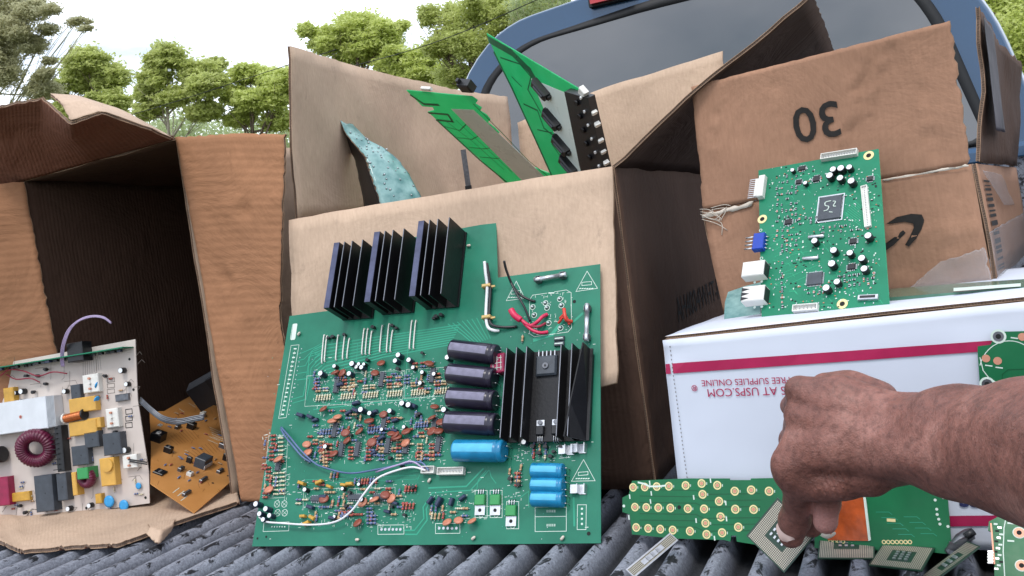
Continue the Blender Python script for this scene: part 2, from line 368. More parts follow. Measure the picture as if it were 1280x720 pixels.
# ------------------------------------------------------------ setting: ground, truck, trees
def matgrass():
    t = NT('grass_ground'); f = t.noise(.35, 8, .7); f2 = t.noise(14, 6, .8)
    a = t.ramp(f, [(.35, (.055, .075, .02)), (.6, (.12, .13, .05)), (.75, (.2, .16, .1))])
    b = t.ramp(f2, [(.3, (.6, .6, .55)), (.7, (1.25, 1.2, 1.1))])
    m = t.add('ShaderNodeMix', data_type='RGBA', blend_type='MULTIPLY'); m.inputs[0].default_value = 1; t.link(a, m.inputs[6]); t.link(b, m.inputs[7])
    t.link(m.outputs[2], t.b.inputs['Base Color']); t.b.inputs['Roughness'].default_value = .95; t.bump(f2, .8, .06)
matgrass()
def matliner():
    t = NT('bed_liner'); ob = t.add('ShaderNodeTexCoord').outputs['Object']
    d = t.noise(55, 9, .72, ob, (1, .55, 1), .8); e = t.noise(330, 5, .8, ob, (1, .8, 1)); g = t.noise(7, 5, .65, ob)
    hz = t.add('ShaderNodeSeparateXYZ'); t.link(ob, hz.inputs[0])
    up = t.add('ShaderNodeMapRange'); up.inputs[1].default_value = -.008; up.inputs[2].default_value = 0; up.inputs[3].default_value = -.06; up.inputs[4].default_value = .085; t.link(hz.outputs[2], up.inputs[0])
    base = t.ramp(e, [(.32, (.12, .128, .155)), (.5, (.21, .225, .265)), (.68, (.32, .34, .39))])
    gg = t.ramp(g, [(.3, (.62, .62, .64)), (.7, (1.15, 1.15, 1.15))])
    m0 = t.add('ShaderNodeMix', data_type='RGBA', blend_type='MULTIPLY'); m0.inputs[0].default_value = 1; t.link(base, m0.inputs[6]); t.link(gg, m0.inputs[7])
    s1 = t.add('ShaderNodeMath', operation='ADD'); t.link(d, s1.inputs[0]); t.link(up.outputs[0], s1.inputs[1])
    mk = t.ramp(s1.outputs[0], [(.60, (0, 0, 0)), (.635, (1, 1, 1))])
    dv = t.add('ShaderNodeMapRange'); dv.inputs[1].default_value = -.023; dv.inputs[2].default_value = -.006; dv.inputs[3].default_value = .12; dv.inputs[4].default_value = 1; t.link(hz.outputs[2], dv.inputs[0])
    m9 = t.add('ShaderNodeMix', data_type='RGBA', blend_type='MULTIPLY'); m9.inputs[0].default_value = 1; t.link(m0.outputs[2], m9.inputs[6]); t.link(dv.outputs[0], m9.inputs[7]); m0 = m9   # groove shade painted into the colour, darker towards the bottoms
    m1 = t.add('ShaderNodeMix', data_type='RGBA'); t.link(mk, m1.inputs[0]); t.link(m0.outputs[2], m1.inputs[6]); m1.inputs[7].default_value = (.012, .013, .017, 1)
    t.link(m1.outputs[2], t.b.inputs['Base Color']); t.b.inputs['Roughness'].default_value = .7; t.b.inputs['Specular IOR Level'].default_value = .35
    nm = t.bump(e, .45, .0007); t.bump(d, .35, .0012, nm)
matliner()
simple('truck_paint', '1f4464', .22, .25, var=.08, scale=3, Coat_Weight=.6)
simple('rubber', '0e0f12', .6, var=.2); simple('brake_red', 'b0101c', .2, var=.1, Coat_Weight=.5); simple('interior_grey', '30353c', .8)
def matglass():
    t = NT('tinted_glass'); t.b.inputs['Base Color'].default_value = (.014, .017, .022, 1); t.b.inputs['Roughness'].default_value = .04
    t.b.inputs['IOR'].default_value = 2.0; t.b.inputs['Coat Weight'].default_value = .5
    t.link(t.ramp(t.noise(9, 6, .6), [(.4, (.03,)*3), (.75, (.12,)*3)]), t.b.inputs['Roughness'])
matglass()
GZ = -.86
gm = MB(); gm.add([(-900, -900, GZ), (900, -900, GZ), (900, 900, GZ), (-900, 900, GZ)], [(0, 1, 2, 3)], 'grass_ground')
gm.build('ground', kind='structure')
truck = empty('pickup_truck', Matrix.Translation((-.55, 1.8, GZ)), 'dark blue pickup truck, cardboard boxes standing in its ribbed bed', 'truck')
TI = Matrix.Translation((.55, -1.8, -GZ))
def tpart(mb, name, **k):
    mb.v = [tuple(TI@Vector(p)) for p in mb.v]; return mb.build(name, truck, **k)
X0, SP = -.0345, .0442
def rib_z(x, y):
    q = (x-X0)/SP; a = abs(q-round(q))*2
    return -.025*(1-math.cos(min(1, max(0, (a-.20)/.5))*math.pi))/2
mb = MB(); xs = [X0+SP*(k/14) for k in range(-34*14, 8*14+1)]; ys = [.45, .6, .7, .78, .84, .9, .96, 1.02, 1.1, 1.2, 1.35, 1.6, 2.0, 2.72]
L = []
for y in ys: L.append([(x, y, rib_z(x, y)+.0006*math.sin(x*40+y*25)) for x in xs])
n = len(xs)
for l in L: mb.v += l
for j in range(len(ys)-1):
    for i in range(n-1): mb.face((j*n+i, j*n+i+1, (j+1)*n+i+1, (j+1)*n+i), 'bed_liner', None, True)
tpart_liner = mb
# object coords of the liner keep z=0 at crest: give it its own origin
o = bpy.data.objects.new('bed_liner', mb.mesh('bed_liner')); col.objects.link(o); o.parent = truck; o.location = (.55, -1.8, -GZ)
mb = MB(); mb.box((-.57, .72, -.062), (1.86, .52, .06), 'truck_paint', bev=.01); tpart(mb, 'tailgate')
mb = MB(); mb.box((-.57, 1.87, -.062), (1.86, 1.74, .06), 'truck_paint'); tpart(mb, 'bed_floor')
for sx in (-1.52, .33):
    mb = MB(); s = -1 if sx < -1 else 1
    mb.box((sx+s*.03, 1.98, .17), (.06, 1.50, .39), 'bed_liner'); mb.box((sx+s*.06, 1.98, .385), (.16, 1.54, .04), 'truck_paint', bev=.015)
    mb.box((sx+s*.15, 1.98, -.06), (.1, 1.52, .84), 'truck_paint', bev=.02); tpart(mb, 'bed_side')
mb = MB(); mb.box((-.57, 2.78, .17), (1.84, .05, .40), 'bed_liner'); mb.box((-.57, 2.79, .39), (1.86, .09, .035), 'truck_paint', bev=.012); tpart(mb, 'bulkhead')
# cab: rounded trapezoid section swept forward
def arc(pts, r, k=6):
    out = []; n = len(pts)
    for i in range(n):
        a, b, c = np.array(pts[i-1], float), np.array(pts[i], float), np.array(pts[(i+1) % n], float); rr = min(r[i], .47*np.linalg.norm(a-b), .47*np.linalg.norm(c-b))
        d1, d2 = nrm(a-b), nrm(c-b); p1, p2 = b+d1*rr, b+d2*rr
        for t in np.linspace(0, 1, k): out.append((1-t)**2*p1+2*t*(1-t)*b+t*t*p2)
    return out
sec = [(-1.42, -.5), (-1.42, .40), (-1.33, .86), (-1.15, 1.03), (-.5, 1.09), (.08, 1.02), (.25, .80), (.36, .40), (.36, -.5)]
S = arc(sec, [.02, .1, .12, .16, .25, .16, .12, .1, .02])
def ringat(S, y, k, dz=0): cx, cz = -.53, .3; return [(cx+(p[0]-cx)*k, y, cz+(p[1]-cz)*k+dz) for p in S]
mb = MB(); mb.loops([ringat(S, 2.9, .988), ringat(S, 2.915, 1.0), ringat(S, 2.96, 1.012), ringat(S, 3.5, 1.015), ringat(S, 4.2, 1.0), ringat(S, 4.9, .8, -.1)], 'truck_paint')
tpart(mb, 'cab')
W = arc([(-1.33, .42), (-1.235, .84), (-1.08, .950), (-.5, 1.0), (.02, .95), (.12, .80), (.225, .42)], [.05, .1, .12, .2, .12, .1, .05])
Wc = np.mean(W, axis=0)
def scl(P, k, m=0.): 
    out = []
    for p in P:
        d = np.array(p)-Wc; L = np.hypot(*d); out.append(Wc+d*(L-m)/L*k)
    return out
mb = MB(); mb.loops([[(p[0], 2.899, p[1]) for p in scl(W, 1, -.012)], [(p[0], 2.882, p[1]) for p in scl(W, 1, -.008)], [(p[0], 2.880, p[1]) for p in scl(W, 1, .022)], [(p[0], 2.888, p[1]) for p in scl(W, 1, .026)]], 'rubber', cap=False); tpart(mb, 'window_seal')
mb = MB(); Wg = scl(W, 1, .02)
nW = len(Wg); mb.v = [(p[0], 2.884, p[1]) for p in Wg]+[(p[0], 2.889, p[1]) for p in Wg]; ar = sum(Wg[k-1][0]*Wg[k][1]-Wg[k][0]*Wg[k-1][1] for k in range(nW))
fr_ = list(range(nW)) if ar > 0 else list(range(nW))[::-1]
mb.face(fr_, 'tinted_glass'); mb.face([q+nW for q in fr_[::-1]], 'tinted_glass'); tpart(mb, 'rear_window')
mb = MB(); mb.box((-.757, 2.870, 1.030), (.13, .03, .026), 'brake_red', bev=.004); mb.box((-.757, 2.888, 1.030), (.15, .03, .036), 'rubber', bev=.004); tpart(mb, 'brake_light')
for sx in (-1.47, .38):
    for y in (2.0, 5.2):
        mb = MB(); mb.cyl((sx-.12, y, GZ+.36), (sx+.12, y, GZ+.36), .36, 'rubber', 28, prof=[(0, .3), (.1, .36), (.9, .36), (1, .3)])
        wh = tpart(mb, 'wheel'); mb = MB(); s = -1 if sx < 0 else 1
        mb.cyl((sx+s*.121, y, GZ+.36), (sx+s*.135, y, GZ+.36), .22, 'alu_white', 20, prof=[(0, .22), (.5, .2), (1, .05)]); mb.v = [tuple(TI@Vector(p)) for p in mb.v]
        mb.build('rim', wh)
mb = MB(); mb.box((-.55, 5.3, -.25), (1.75, 1.5, .75), 'truck_paint', bev=.08); mb.box((-.55, 3.4, -.55), (1.7, 5.4, .3), 'rubber'); tpart(mb, 'body')
# ------------------------------------------------------------ trees
def leafmat(name, c1, c2, c3):
    t = NT(name); 
    t.link(t.ramp(t.noise(1.1, 4, .7), [(.32, srgb(c1)), (.5, srgb(c2)), (.7, srgb(c3))]), t.b.inputs['Base Color'])
    t.b.inputs['Roughness'].default_value = .6; t.b.inputs['Specular IOR Level'].default_value = .25
    tr = t.add('ShaderNodeBsdfTranslucent'); tr.inputs[0].default_value = (*srgb(c3), 1)
    mx = t.add('ShaderNodeMixShader'); mx.inputs[0].default_value = .5
    t.link(t.b.outputs[0], mx.inputs[1]); t.link(tr.outputs[0], mx.inputs[2]); t.link(mx.outputs[0], t.n['Material Output'].inputs[0])
leafmat('pine_leaf', '8a9450', 'b2bc6c', 'd6dc98'); leafmat('pine_leaf_fresh', '909a4c', 'bcc66c', 'dce49c'); leafmat('oak_leaf', '8c8f6c', 'b0b08a', 'cecba8'); leafmat('bush_leaf', '7c8c5c', '9cac78', 'c0ca9c')
simple('bark', '6e5f52', .9, var=.3, scale=6, bump=.6, bscale=14); simple('bark_pale', 'a39a8a', .9, var=.2, scale=4)
def foliage(name, pads, n, size, mat, parent, seed, flat=.5, shell=.55):
    """leaf tufts scattered through the pads [(centre, radii)]"""
    rg = np.random.default_rng(seed); vol = np.array([r[0]*r[2] for c, r in pads]); pick = rg.choice(len(pads), n, p=vol/vol.sum())
    C_ = np.array([c for c, r in pads])[pick]; R_ = np.array([r for c, r in pads])[pick]
    d = rg.normal(size=(n, 3)); d /= np.linalg.norm(d, axis=1, keepdims=True); rr = rg.uniform(shell**3, 1, (n, 1))**(1/3)*rg.choice((.9, 1, 1.12, 1.3), (n, 1), p=(.3, .4, .2, .1))
    # bumpy pad outline
    bump = 1+.16*np.sin(d[:, :1]*7+pick[:, None])*np.sin(d[:, 1:2]*6+pick[:, None]*2)+.14*np.sin(d[:, 2:3]*9+pick[:, None]*3)
    P = C_+d*rr*bump*R_
    a = rg.normal(size=(n, 3)); a[:, 2] *= flat; a /= np.linalg.norm(a, axis=1, keepdims=True); b = np.cross(a, rg.normal(size=(n, 3))); b /= np.linalg.norm(b, axis=1, keepdims=True)
    s = size*rg.uniform(.5, 1.3, (n, 1)); w_ = .45
    V = np.stack([P-a*s, P+b*s*w_, P+a*s, P-b*s*w_], 1).reshape(-1, 3)
    me = bpy.data.meshes.new(name); me.vertices.add(4*n); me.vertices.foreach_set('co', V.ravel()); me.loops.add(4*n); me.loops.foreach_set('vertex_index', np.arange(4*n)); me.polygons.add(n); me.polygons.foreach_set('loop_start', np.arange(0, 4*n, 4))
    me.materials.append(MATS[mat]); me.update(calc_edges=True); o = bpy.data.objects.new(name, me); col.objects.link(o); o.parent = parent; return o
def tree(name, label, cat, D, pads_px, base_x, n, size, mat, seed, top=None, group=None, barkm='bark', thick=.16, lean=0.):
    """pads_px = [(cx, cy, rx, ry)] pixels of the photograph at distance D"""
    rg = np.random.default_rng(seed); q = D/FPX*1.0
    base = ony(base_x, 300, D); base[2] = GZ; T = Matrix.Translation(base); root = empty(name, T, label, cat, group)
    pads = []
    for k, (cx, cy, rx, ry) in enumerate(pads_px):
        c = ony(cx, cy, D)+np.array([0, rg.uniform(-.5, .5)*rx*q*1.5, 0]); pads.append((c-base, np.array([rx*q, rx*q*.9, ry*q])))
    pads2 = [(c, r*(1.12, 1.1, 1.05)) for c, r in pads]
    for c, r in pads:
        for _ in range(3): pads2.append((c+rg.uniform(-1, 1, 3)*r*(1.05, 1, .95), r*rg.uniform(.35, .6)))
    foliage('crown', pads2, int(n*3.4), size*.34, mat, root, seed, shell=.3)
    tx = top or (pads_px[0][0], pads_px[0][1]); tp = ony(*tx, D)-base; mb = MB(); pp = [(0, 0, 0), tuple(tp*.5+np.array([.12, 0, 0])), tuple(tp)]
    mb.tube(pp, thick, barkm, 9, 6, rr=(1.2, .8, .3))
    for c, r in pads:
        s0 = rg.uniform(.55, .9); a = np.array(tp)*s0; mid = (a+c)/2+np.array([0, 0, -.1*rg.uniform()]); mb.tube([a, mid, c], thick*.35, barkm, 6, 4, rr=(1, .7, .3))
        for _ in range(5):
            e = c+rg.normal(size=3)*r*.6; mb.tube([mid, (mid+e)/2+rg.normal(size=3)*.1, e], thick*.12, barkm, 4, 3, rr=(1, .7, .3))
    mb.build('trunk', root); return root
PG = 'pine trees behind the truck'
tree('pine_tree', 'small round-crowned pine just right of the grey-green leaves at far left', 'tree', 34, [(118, 78, 30, 19), (98, 98, 26, 20), (140, 96, 24, 18), (80, 112, 20, 14), (150, 128, 26, 16), (120, 130, 28, 14), (98, 140, 22, 14)], 122, 12000, .30, 'pine_leaf', 11, (118, 85), PG)
tree('pine_tree', 'tall pine with a slim pale trunk showing under its crown', 'tree', 32, [(214, 72, 26, 18), (238, 90, 32, 18), (200, 98, 24, 16), (262, 108, 26, 16), (222, 122, 28, 14), (185, 118, 16, 14), (252, 138, 26, 14), (190, 140, 20, 12)], 204, 14000, .28, 'pine_leaf', 12, (206, 92), PG, 'bark_pale', .12)
tree('pine_tree', 'broad pine at the left edge of the upright tan box flap', 'tree', 33, [(305, 92, 26, 13), (335, 98, 24, 14), (290, 118, 24, 14), (322, 126, 30, 16), (352, 120, 22, 22), (340, 150, 26, 14), (298, 148, 24, 12), (368, 100, 20, 16)], 310, 13000, .28, 'pine_leaf_fresh', 13, (312, 110), PG)
tree('pine_tree', 'large dome-crowned pine above the upright tan box flap', 'tree', 30, [(440, 35, 38, 21), (412, 50, 26, 18), (470, 48, 30, 18), (445, 64, 40, 14), (490, 80, 26, 13), (520, 78, 26, 20), (545, 98, 24, 18), (505, 100, 26, 16)], 450, 16000, .24, 'pine_leaf_fresh', 14, (445, 50), PG)
tree('pine_tree', 'open feathery pine rising behind the left corner of the cab', 'tree', 26, [(575, 25, 30, 22), (610, 12, 26, 18), (560, 55, 26, 18), (595, 58, 26, 18), (640, 22, 26, 20), (540, 20, 16, 14), (565, 92, 24, 16), (680, 8, 24, 14), (600, 95, 20, 16)], 590, 13000, .17, 'pine_leaf', 15, (590, 30), PG)
tree('oak_tree', 'grey-green twiggy tree cut by the left edge of the picture', 'tree', 12, [(8, 8, 36, 26), (40, 14, 26, 16), (20, 38, 34, 20), (2, 66, 30, 24), (38, 56, 24, 14), (15, 92, 34, 22), (44, 112, 30, 14), (-30, 60, 40, 60), (70, 14, 20, 8), (92, 26, 18, 6), (110, 36, 12, 4), (56, 36, 18, 8), (62, 92, 14, 10), (60, 76, 12, 6)], -70, 20000, .085, 'oak_leaf', 16, (-30, 60), thick=.05, barkm='oak_leaf')
tree('leafy_tree', 'bright green tree at the top right corner beyond the cab', 'tree', 16, [(1262, 20, 40, 36), (1290, 60, 50, 50), (1240, 0, 30, 26), (1330, 20, 60, 60), (1300, 120, 50, 50)], 1330, 16000, .11, 'pine_leaf_fresh', 17, (1320, 40))
tree('bare_tree', 'leafless pale tree with thin twigs above the cab roof', 'tree', 24, [(655, 10, 20, 26), (690, -6, 26, 20), (700, 12, 16, 12)], 680, 1500, .12, 'bush_leaf', 18, (660, 20), barkm='bark_pale', thick=.1)
ug = []
rg = np.random.default_rng(3)
for k in range(46):
    px = -60+k*15+rg.uniform(-8, 8); D = rg.uniform(38, 46); c = ony(px, 172+rg.uniform(-14, 22)-(18 if px > 380 else 0), D); r = rg.uniform(.7, 1.5); ug.append((c, np.array([r*1.3, r, r])))
for k in range(40):
    px = -60+k*17; D = rg.uniform(36, 44); c = ony(px, 230+rg.uniform(-20, 30), D); ug.append((c, np.array([1.6, 1.2, 1.7])))
for k in range(14):
    D = rg.uniform(20, 30); c = ony(1200+k*14, 150+rg.uniform(-40, 40), D); ug.append((c, np.array([1.2, 1.2, 1.4])))
foliage('undergrowth', ug, 90000, .12, 'bush_leaf', None, 30, 1., .2)['kind'] = 'stuff'
def wire(a, b, D1, D2, label, sag=.25, r=.012):
    A, B = ony(*a, D1), ony(*b, D2); M_ = (A+B)/2; M_[2] -= sag; mb = MB(); mb.tube([A, M_, B], r, 'rubber', 5, 10)
    for P in (A, B):
        pass
    o = mb.build('power_line'); tag(o, label, 'power line')
wire((405, 92), (760, -40), 26, 20, 'thin dark overhead cable sloping up behind the cab roof')
wire((-60, 190), (420, 62), 24, 20, 'thin overhead cable crossing the pines at left', .3, .01)
class Frame:
    def __init__(s, o, u, v):
        s.o = np.array(o, float); s.u = nrm(u); s.n = nrm(np.cross(s.u, v)); s.v = np.cross(s.n, s.u)
        s.M = Matrix([[s.u[i], s.v[i], s.n[i], s.o[i]] for i in range(3)]+[[0, 0, 0, 1]])
    def p(s, x, y, h=0.):
        r = ray(x, y); o = s.o+s.n*h; t = np.dot(o-CAM, s.n)/r.dot(s.n); w_ = CAM+r*t-s.o; return (float(w_.dot(s.u)), float(w_.dot(s.v)))
    def P(s, pts, h=0.): return [s.p(*q, h) for q in pts]
# ------------------------------------------------------------ cardboard boxes
V = lambda *a: np.array(a, float)
# --- large open box in the middle
XL, XR, Y0, Y1, ZT = -.808, -.332, 1.152, 2.03, .407
mid = empty('cardboard_box', Matrix.Translation((0, 0, 0)), 'large open cardboard box behind the big green board, two green boards sticking out', 'box')
quadpanel('front_panel', V(XL, Y0, .002), V(XR, Y0, .002), V(XR, Y0, ZT-.006), V(XL, Y0, ZT-.006), mid, mats=('kraft_shaded', 'kraft_lit'), warp=.002)
T = Matrix(((0, -1, 0, XR+.0035), (1, 0, 0, 0), (0, 0, 1, 0), (0, 0, 0, 1)))
def side_marks(mb):
    M = Matrix(((0, 0, 1, XR+.0052), (1, 0, 0, 1.545), (0, 1, 0, .198), (0, 0, 0, 1)))
    mb.text('AH4004WHT-F', .052, M, 'ink_worn', 0)
quadpanel('side_panel', V(XR, Y0, .002), V(XR, Y1, .002), V(XR, Y1, ZT), V(XR, Y0, ZT), mid, mats=('kraft_shaded', 'kraft_lit'), warp=.0015, marks=side_marks)
quadpanel('side_panel', V(XL, Y1, .002), V(XL, Y0, .002), V(XL, Y0, ZT), V(XL, Y1, ZT), mid, mats=('kraft_shaded', 'kraft_lit'), warp=.002)
quadpanel('back_panel', V(XL, Y1, .002), V(XR, Y1, .002), V(XR, Y1, ZT), V(XL, Y1, ZT), mid, mats=('kraft_lit', 'kraft_shaded'), warp=.002)
mb = MB(); mb.box(((XL+XR)/2, (Y0+Y1)/2, .006), (XR-XL-.02, Y1-Y0-.02, .006), 'kraft_lit'); mb.build('bottom_panel', mid)
fl = [[V(-.80, 1.025, .108), V(-.72, 1.032, .112), V(-.45, 1.048, .130), onx(770, 482, -.33)+V(0, .012, 0)],
      [V(-.80, 1.100, .250), V(-.70, 1.106, .25), V(-.45, 1.106, .26), V(-.33, 1.10, .265)],
      [V(XL, Y0-.012, ZT), V(-.72, Y0-.01, ZT+.001), V(-.45, Y0-.006, ZT+.001), V(XR+.002, Y0-.004, ZT)]]
sheet('flap', fl, mid, mats=('kraft_lit', 'kraft_lit'), warp=.0025, jag=(.003, .003, .001, .002), seed=3)
# left flap stands straight up
lf = [[V(XL, 1.158, ZT), V(XL-.003, 1.45, ZT), V(XL+.004, 1.75, ZT), V(XL, 2.02, ZT)],
      [(V(XL, 1.155, ZT)+ony(360, 57, 1.152))/2, V(XL-.004, 1.45, .53), V(XL-.002, 1.75, .53), V(XL, 2.02, .53)],
      [ony(360, 57, 1.152), V(-.816, 1.40, .657), V(-.812, 1.75, .652), V(-.808, 2.03, .66)]]
sheet('flap', lf, mid, mats=('kraft_lit', 'kraft_shaded'), warp=.003, jag=(.001, .003, .002, .002), seed=4)
rfl = [[V(XL+.01, Y1, ZT), V(-.57, Y1, ZT), V(XR, Y1, ZT)], [V(XL+.015, Y1+.01, .60), V(-.6, Y1+.02, .638), V(XR+.012, Y1+.02, .666)]]
sheet('flap', rfl, mid, mats=('kraft_lit', 'kraft_shaded'), warp=.003, jag=(.001, .004, .003, .003), seed=5)
a = ony(1016, -10, 1.15)
rf = [[V(XR, Y0, ZT), V(XR, 1.6, ZT), V(XR, Y1-.05, ZT)], [ony(868, 114, 1.15), V(-.215, 1.6, .48), V(-.225, Y1-.05, .47)], [a, V(a[0]-.01, 1.6, a[2]+.005), V(a[0]-.02, Y1-.06, a[2])]]
sheet('flap', rf, mid, mats=('kraft_shaded', 'kraft_lit'), warp=.002, jag=(.001, .003, .003, .005), seed=6)
# --- printed brown box on top of the white box
amz = empty('cardboard_box', Matrix.Translation((0, 0, 0)), 'brown box with an upside-down 30 and curved arrow print, standing on the white box', 'box')
AY = 1.128
aL0, aR0 = onz(905, 391, .2105), ony(1241, 351, AY)
aLc, aRc = ony(879, 262, aL0[1]+.003), ony(1214, 205, AY); aLt, aRt = ony(865, 108, aL0[1]-.004), ony(1190, 25, AY-.02)
aR0[2] = max(aR0[2], .2175)
E1 = nrm(aRc-aLc); DV = nrm(np.cross([0, 0, 1], [E1[0], E1[1], 0])); BK = .32
def mixp(a, b, t): return a*(1-t)+b*t
def face_frame(o, ux, up, off):
    n = nrm(np.cross(ux, up)); up = np.cross(n, ux); o = o+n*off
    return Matrix(((ux[0], up[0], n[0], o[0]), (ux[1], up[1], n[1], o[1]), (ux[2], up[2], n[2], o[2]), (0, 0, 0, 1)))
nF = nrm(np.cross(E1, nrm(aLc-aL0)))
def onplane(px, py, p, n): r = ray(px, py); return CAM+r*(np.dot(p-CAM, n)/r.dot(n))
def arrow_marks(mb):
    c = [(1101, 303), (1112, 301), (1124, 297), (1133, 290), (1140, 279), (1139, 275), (1128, 273), (1112, 276), (1100, 282), (1112, 272), (1130, 267), (1147, 268), (1155, 273), (1156, 282), (1150, 294), (1140, 304), (1136, 308), (1132, 300), (1122, 303), (1110, 309)]
    c = [(1111, 306), (1125, 299), (1134, 287), (1140, 277), (1128, 275), (1110, 279), (1126, 269), (1146, 266), (1155, 270), (1156, 281), (1149, 295), (1138, 308), (1134, 305), (1142, 291), (1146, 279), (1141, 278), (1136, 288), (1126, 301)]
    tip = [(1108, 280), (1122, 271), (1140, 267), (1153, 268), (1156, 275), (1153, 286), (1146, 298), (1137, 308), (1132, 306), (1138, 296), (1143, 284), (1142, 279), (1132, 277), (1118, 279)]
    sm = [(1060, 327), (1090, 316), (1112, 301), (1130, 287), (1133, 291), (1118, 306), (1095, 322), (1070, 333)]
    for k, P in enumerate((tip, sm)):
        pts = [onplane(x, y, aLc, nF)+nF*(.0036+k*.0003) for x, y in P]; b = len(mb.v); mb.v += [tuple(p) for p in pts]; mb.face([b+i for i in range(len(P))][::-1], 'ink_dark')
        n3 = mb.v; 
    # tape residue strip across the crease
mA = lambda: dict(mats=('kraft_amz', 'kraft_shaded'))
sheet('front_panel', [[aL0, mixp(aL0, aR0, .5), aR0], [mixp(aL0, aLc, .5)+nF*.003, mixp(mixp(aL0, aLc, .5), mixp(aR0, aRc, .5), .5)+nF*.002, mixp(aR0, aRc, .5)], [aLc, mixp(aLc, aRc, .5), aRc]], amz, warp=.0022, marks=arrow_marks, seed=7, step=.0075, folds=[(.19, .07, .30, .062, .0026, .006), (.27, .062, .262, .0, .0022, .007), (.0, .09, .05, .112, .002, .005), (.20, .02, .3, .012, .0022, .005)], **mA())
def thirty(mb):
    c = onplane(1022, 150, aLc, nrm(np.cross(E1, nrm(aLt-aLc)))); up = nrm(aLt-aLc); up = nrm(up-E1*up.dot(E1))
    M = face_frame(c, -E1, -up, .0042); mb.text('30', .056, M, 'ink_dark', .0006)
sheet('flap', [[aLc+nF*.001, mixp(aLc, aRc, .5), aRc], [mixp(aLc, aLt, .5)-nF*.001, mixp(mixp(aLc, aLt, .5), mixp(aRc, aRt, .5), .5)-nF*.0015, mixp(aRc, aRt, .5)], [aLt, mixp(aLt, aRt, .5), aRt]], amz, warp=.0016, jag=(.001, .004, .001, .002), marks=thirty, seed=8, step=.0055, folds=[(.21, .145, .155, .0, .0028, .007), (.235, .145, .20, .075, .0022, .005), (.10, .14, .115, .03, .0014, .014), (.255, .14, .262, .0, .0018, .008), (.04, .14, .02, .07, .002, .008)], **mA())
rb0, rbc = aR0+DV*.34+E1*.012, aRc+DV*.34+E1*.012
rb0 = ony(1281, 318, 1.45); rbc = ony(1269, 210, 1.45); aRo = V(.002, .002, 0)
def barcode(mb):
    o_, ux = aRc+aRo, nrm(rbc-aRc); upv = nrm(aRc-aR0); nn = nrm(np.cross(ux, upv)); z = -.02
    rr = random.Random(4)
    while z > -.118:
        h = rr.choice([.0012, .002, .0035, .0028]); P = [o_+ux*.022+upv*z, o_+ux*.075+upv*z, o_+ux*.075+upv*(z+h), o_+ux*.022+upv*(z+h)]
        b = len(mb.v); mb.v += [tuple(p+nn*.0052) for p in P]; mb.face((b, b+1, b+2, b+3), 'ink_dark'); z -= h+rr.choice([.0015, .0025, .004])
sheet('side_panel', [[aR0+aRo, mixp(aR0, rb0, .5), rb0], [aRc+aRo, mixp(aRc, rbc, .5), rbc]], amz, warp=.0022, marks=barcode, seed=9, **mA())
bl0, blc = aL0+DV*.33, aLc+DV*.33
sheet('side_panel', [[bl0, aL0], [blc, aLc]], amz, warp=.002, seed=10, mats=('kraft_shaded', 'kraft_shaded'))
sheet('back_panel', [[bl0+DV*.003, rb0], [blc+DV*.003, rbc]], amz, warp=.002, seed=11, mats=('kraft_shaded', 'kraft_shaded'))
# torn side flap standing up, patched with tape
s0, s1 = aRc+V(.006, .012, .002), rbc+V(0, -.01, .002)
ft = [[s0, mixp(s0, s1, .33), mixp(s0, s1, .66), s1], [ony(1228, 110, 1.15), ony(1240, 118, 1.25), ony(1254, 132, 1.35), ony(1272, 150, 1.44)], [ony(1219, 8, 1.14), ony(1236, 34, 1.23), ony(1252, 58, 1.33), ony(1273, 78, 1.43)]]
sheet('flap', ft, amz, mats=('kraft_shaded', 'kraft_shaded'), warp=.0035, jag=(.001, .005, .008, .004), seed=12, step=.012)
def strip(name, rows, parent, mat, off=.004, seed=1, th=.0003, jg=.003):
    R = np.array(rows, float); o = sheet(name, R, parent, mats=(mat, mat), th=th, step=.006, jag=(jg, jg, jg, jg), warp=.0012, seed=seed, rim=mat)
    for m in range(len(o.data.materials)): o.data.materials[m] = MATS[mat]
    return o
fn = nrm(np.cross(s1-s0, [0, 0, 1]))
tp = [[ony(1236, 165, 1.155), ony(1250, 168, 1.28)], [ony(1228, 90, 1.15), ony(1240, 100, 1.24)], [ony(1221, 20, 1.14), ony(1232, 40, 1.2)]]
strip('packing_tape', [[p+fn*.007 for p in r] for r in tp], amz, 'tape_dark', seed=21)
cn = aRc+V(.004, -.003, 0)
strip('packing_tape', [[onplane(1244, 258, aRc, nrm(np.cross(rbc-aRc, [0, 0, 1])))+fn*.009, ony(1268, 256, 1.38)], [aRc+fn*.01+V(0, 0, -.008), ony(1252, 218, 1.24)]], amz, 'tape_clear', seed=22)
strip('packing_tape', [[aR0+V(.004, -.008, .002), rb0+fn*.006], [mixp(aR0, aRc, .42)+V(.004, -.006, 0), mixp(rb0, rbc, .5)+fn*.006]], amz, 'tape_clear', seed=23)
strip('packing_tape', [[mixp(aR0, aL0, .30)+nF*.006, aR0+nF*.009], [mixp(aR0, aL0, .16)+nF*.0055+V(0, 0, .028), mixp(aR0, aRc, .3)+nF*.008]], amz, 'tape_clear', seed=24)
strip('torn_paper', [[aLc+nF*.0042+V(-.002, 0, -.012), mixp(aLc, aRc, .2)+nF*.004+V(0, 0, -.007)], [aLc+nF*.0045+V(-.002, 0, -.005), mixp(aLc, aRc, .22)+nF*.004+V(0, 0, .001)]], amz, 'liner_pale', seed=25)
strip('torn_paper', [[mixp(aLc, aRc, .7)+nF*.004+V(0, 0, -.003), aRc+nF*.004+V(0, 0, -.003)], [mixp(aLc, aRc, .7)+nF*.004+V(0, 0, .000), aRc+nF*.004+V(-.004, 0, .001)]], amz, 'liner_pale', seed=26)
rq = random.Random(21); mb = MB()
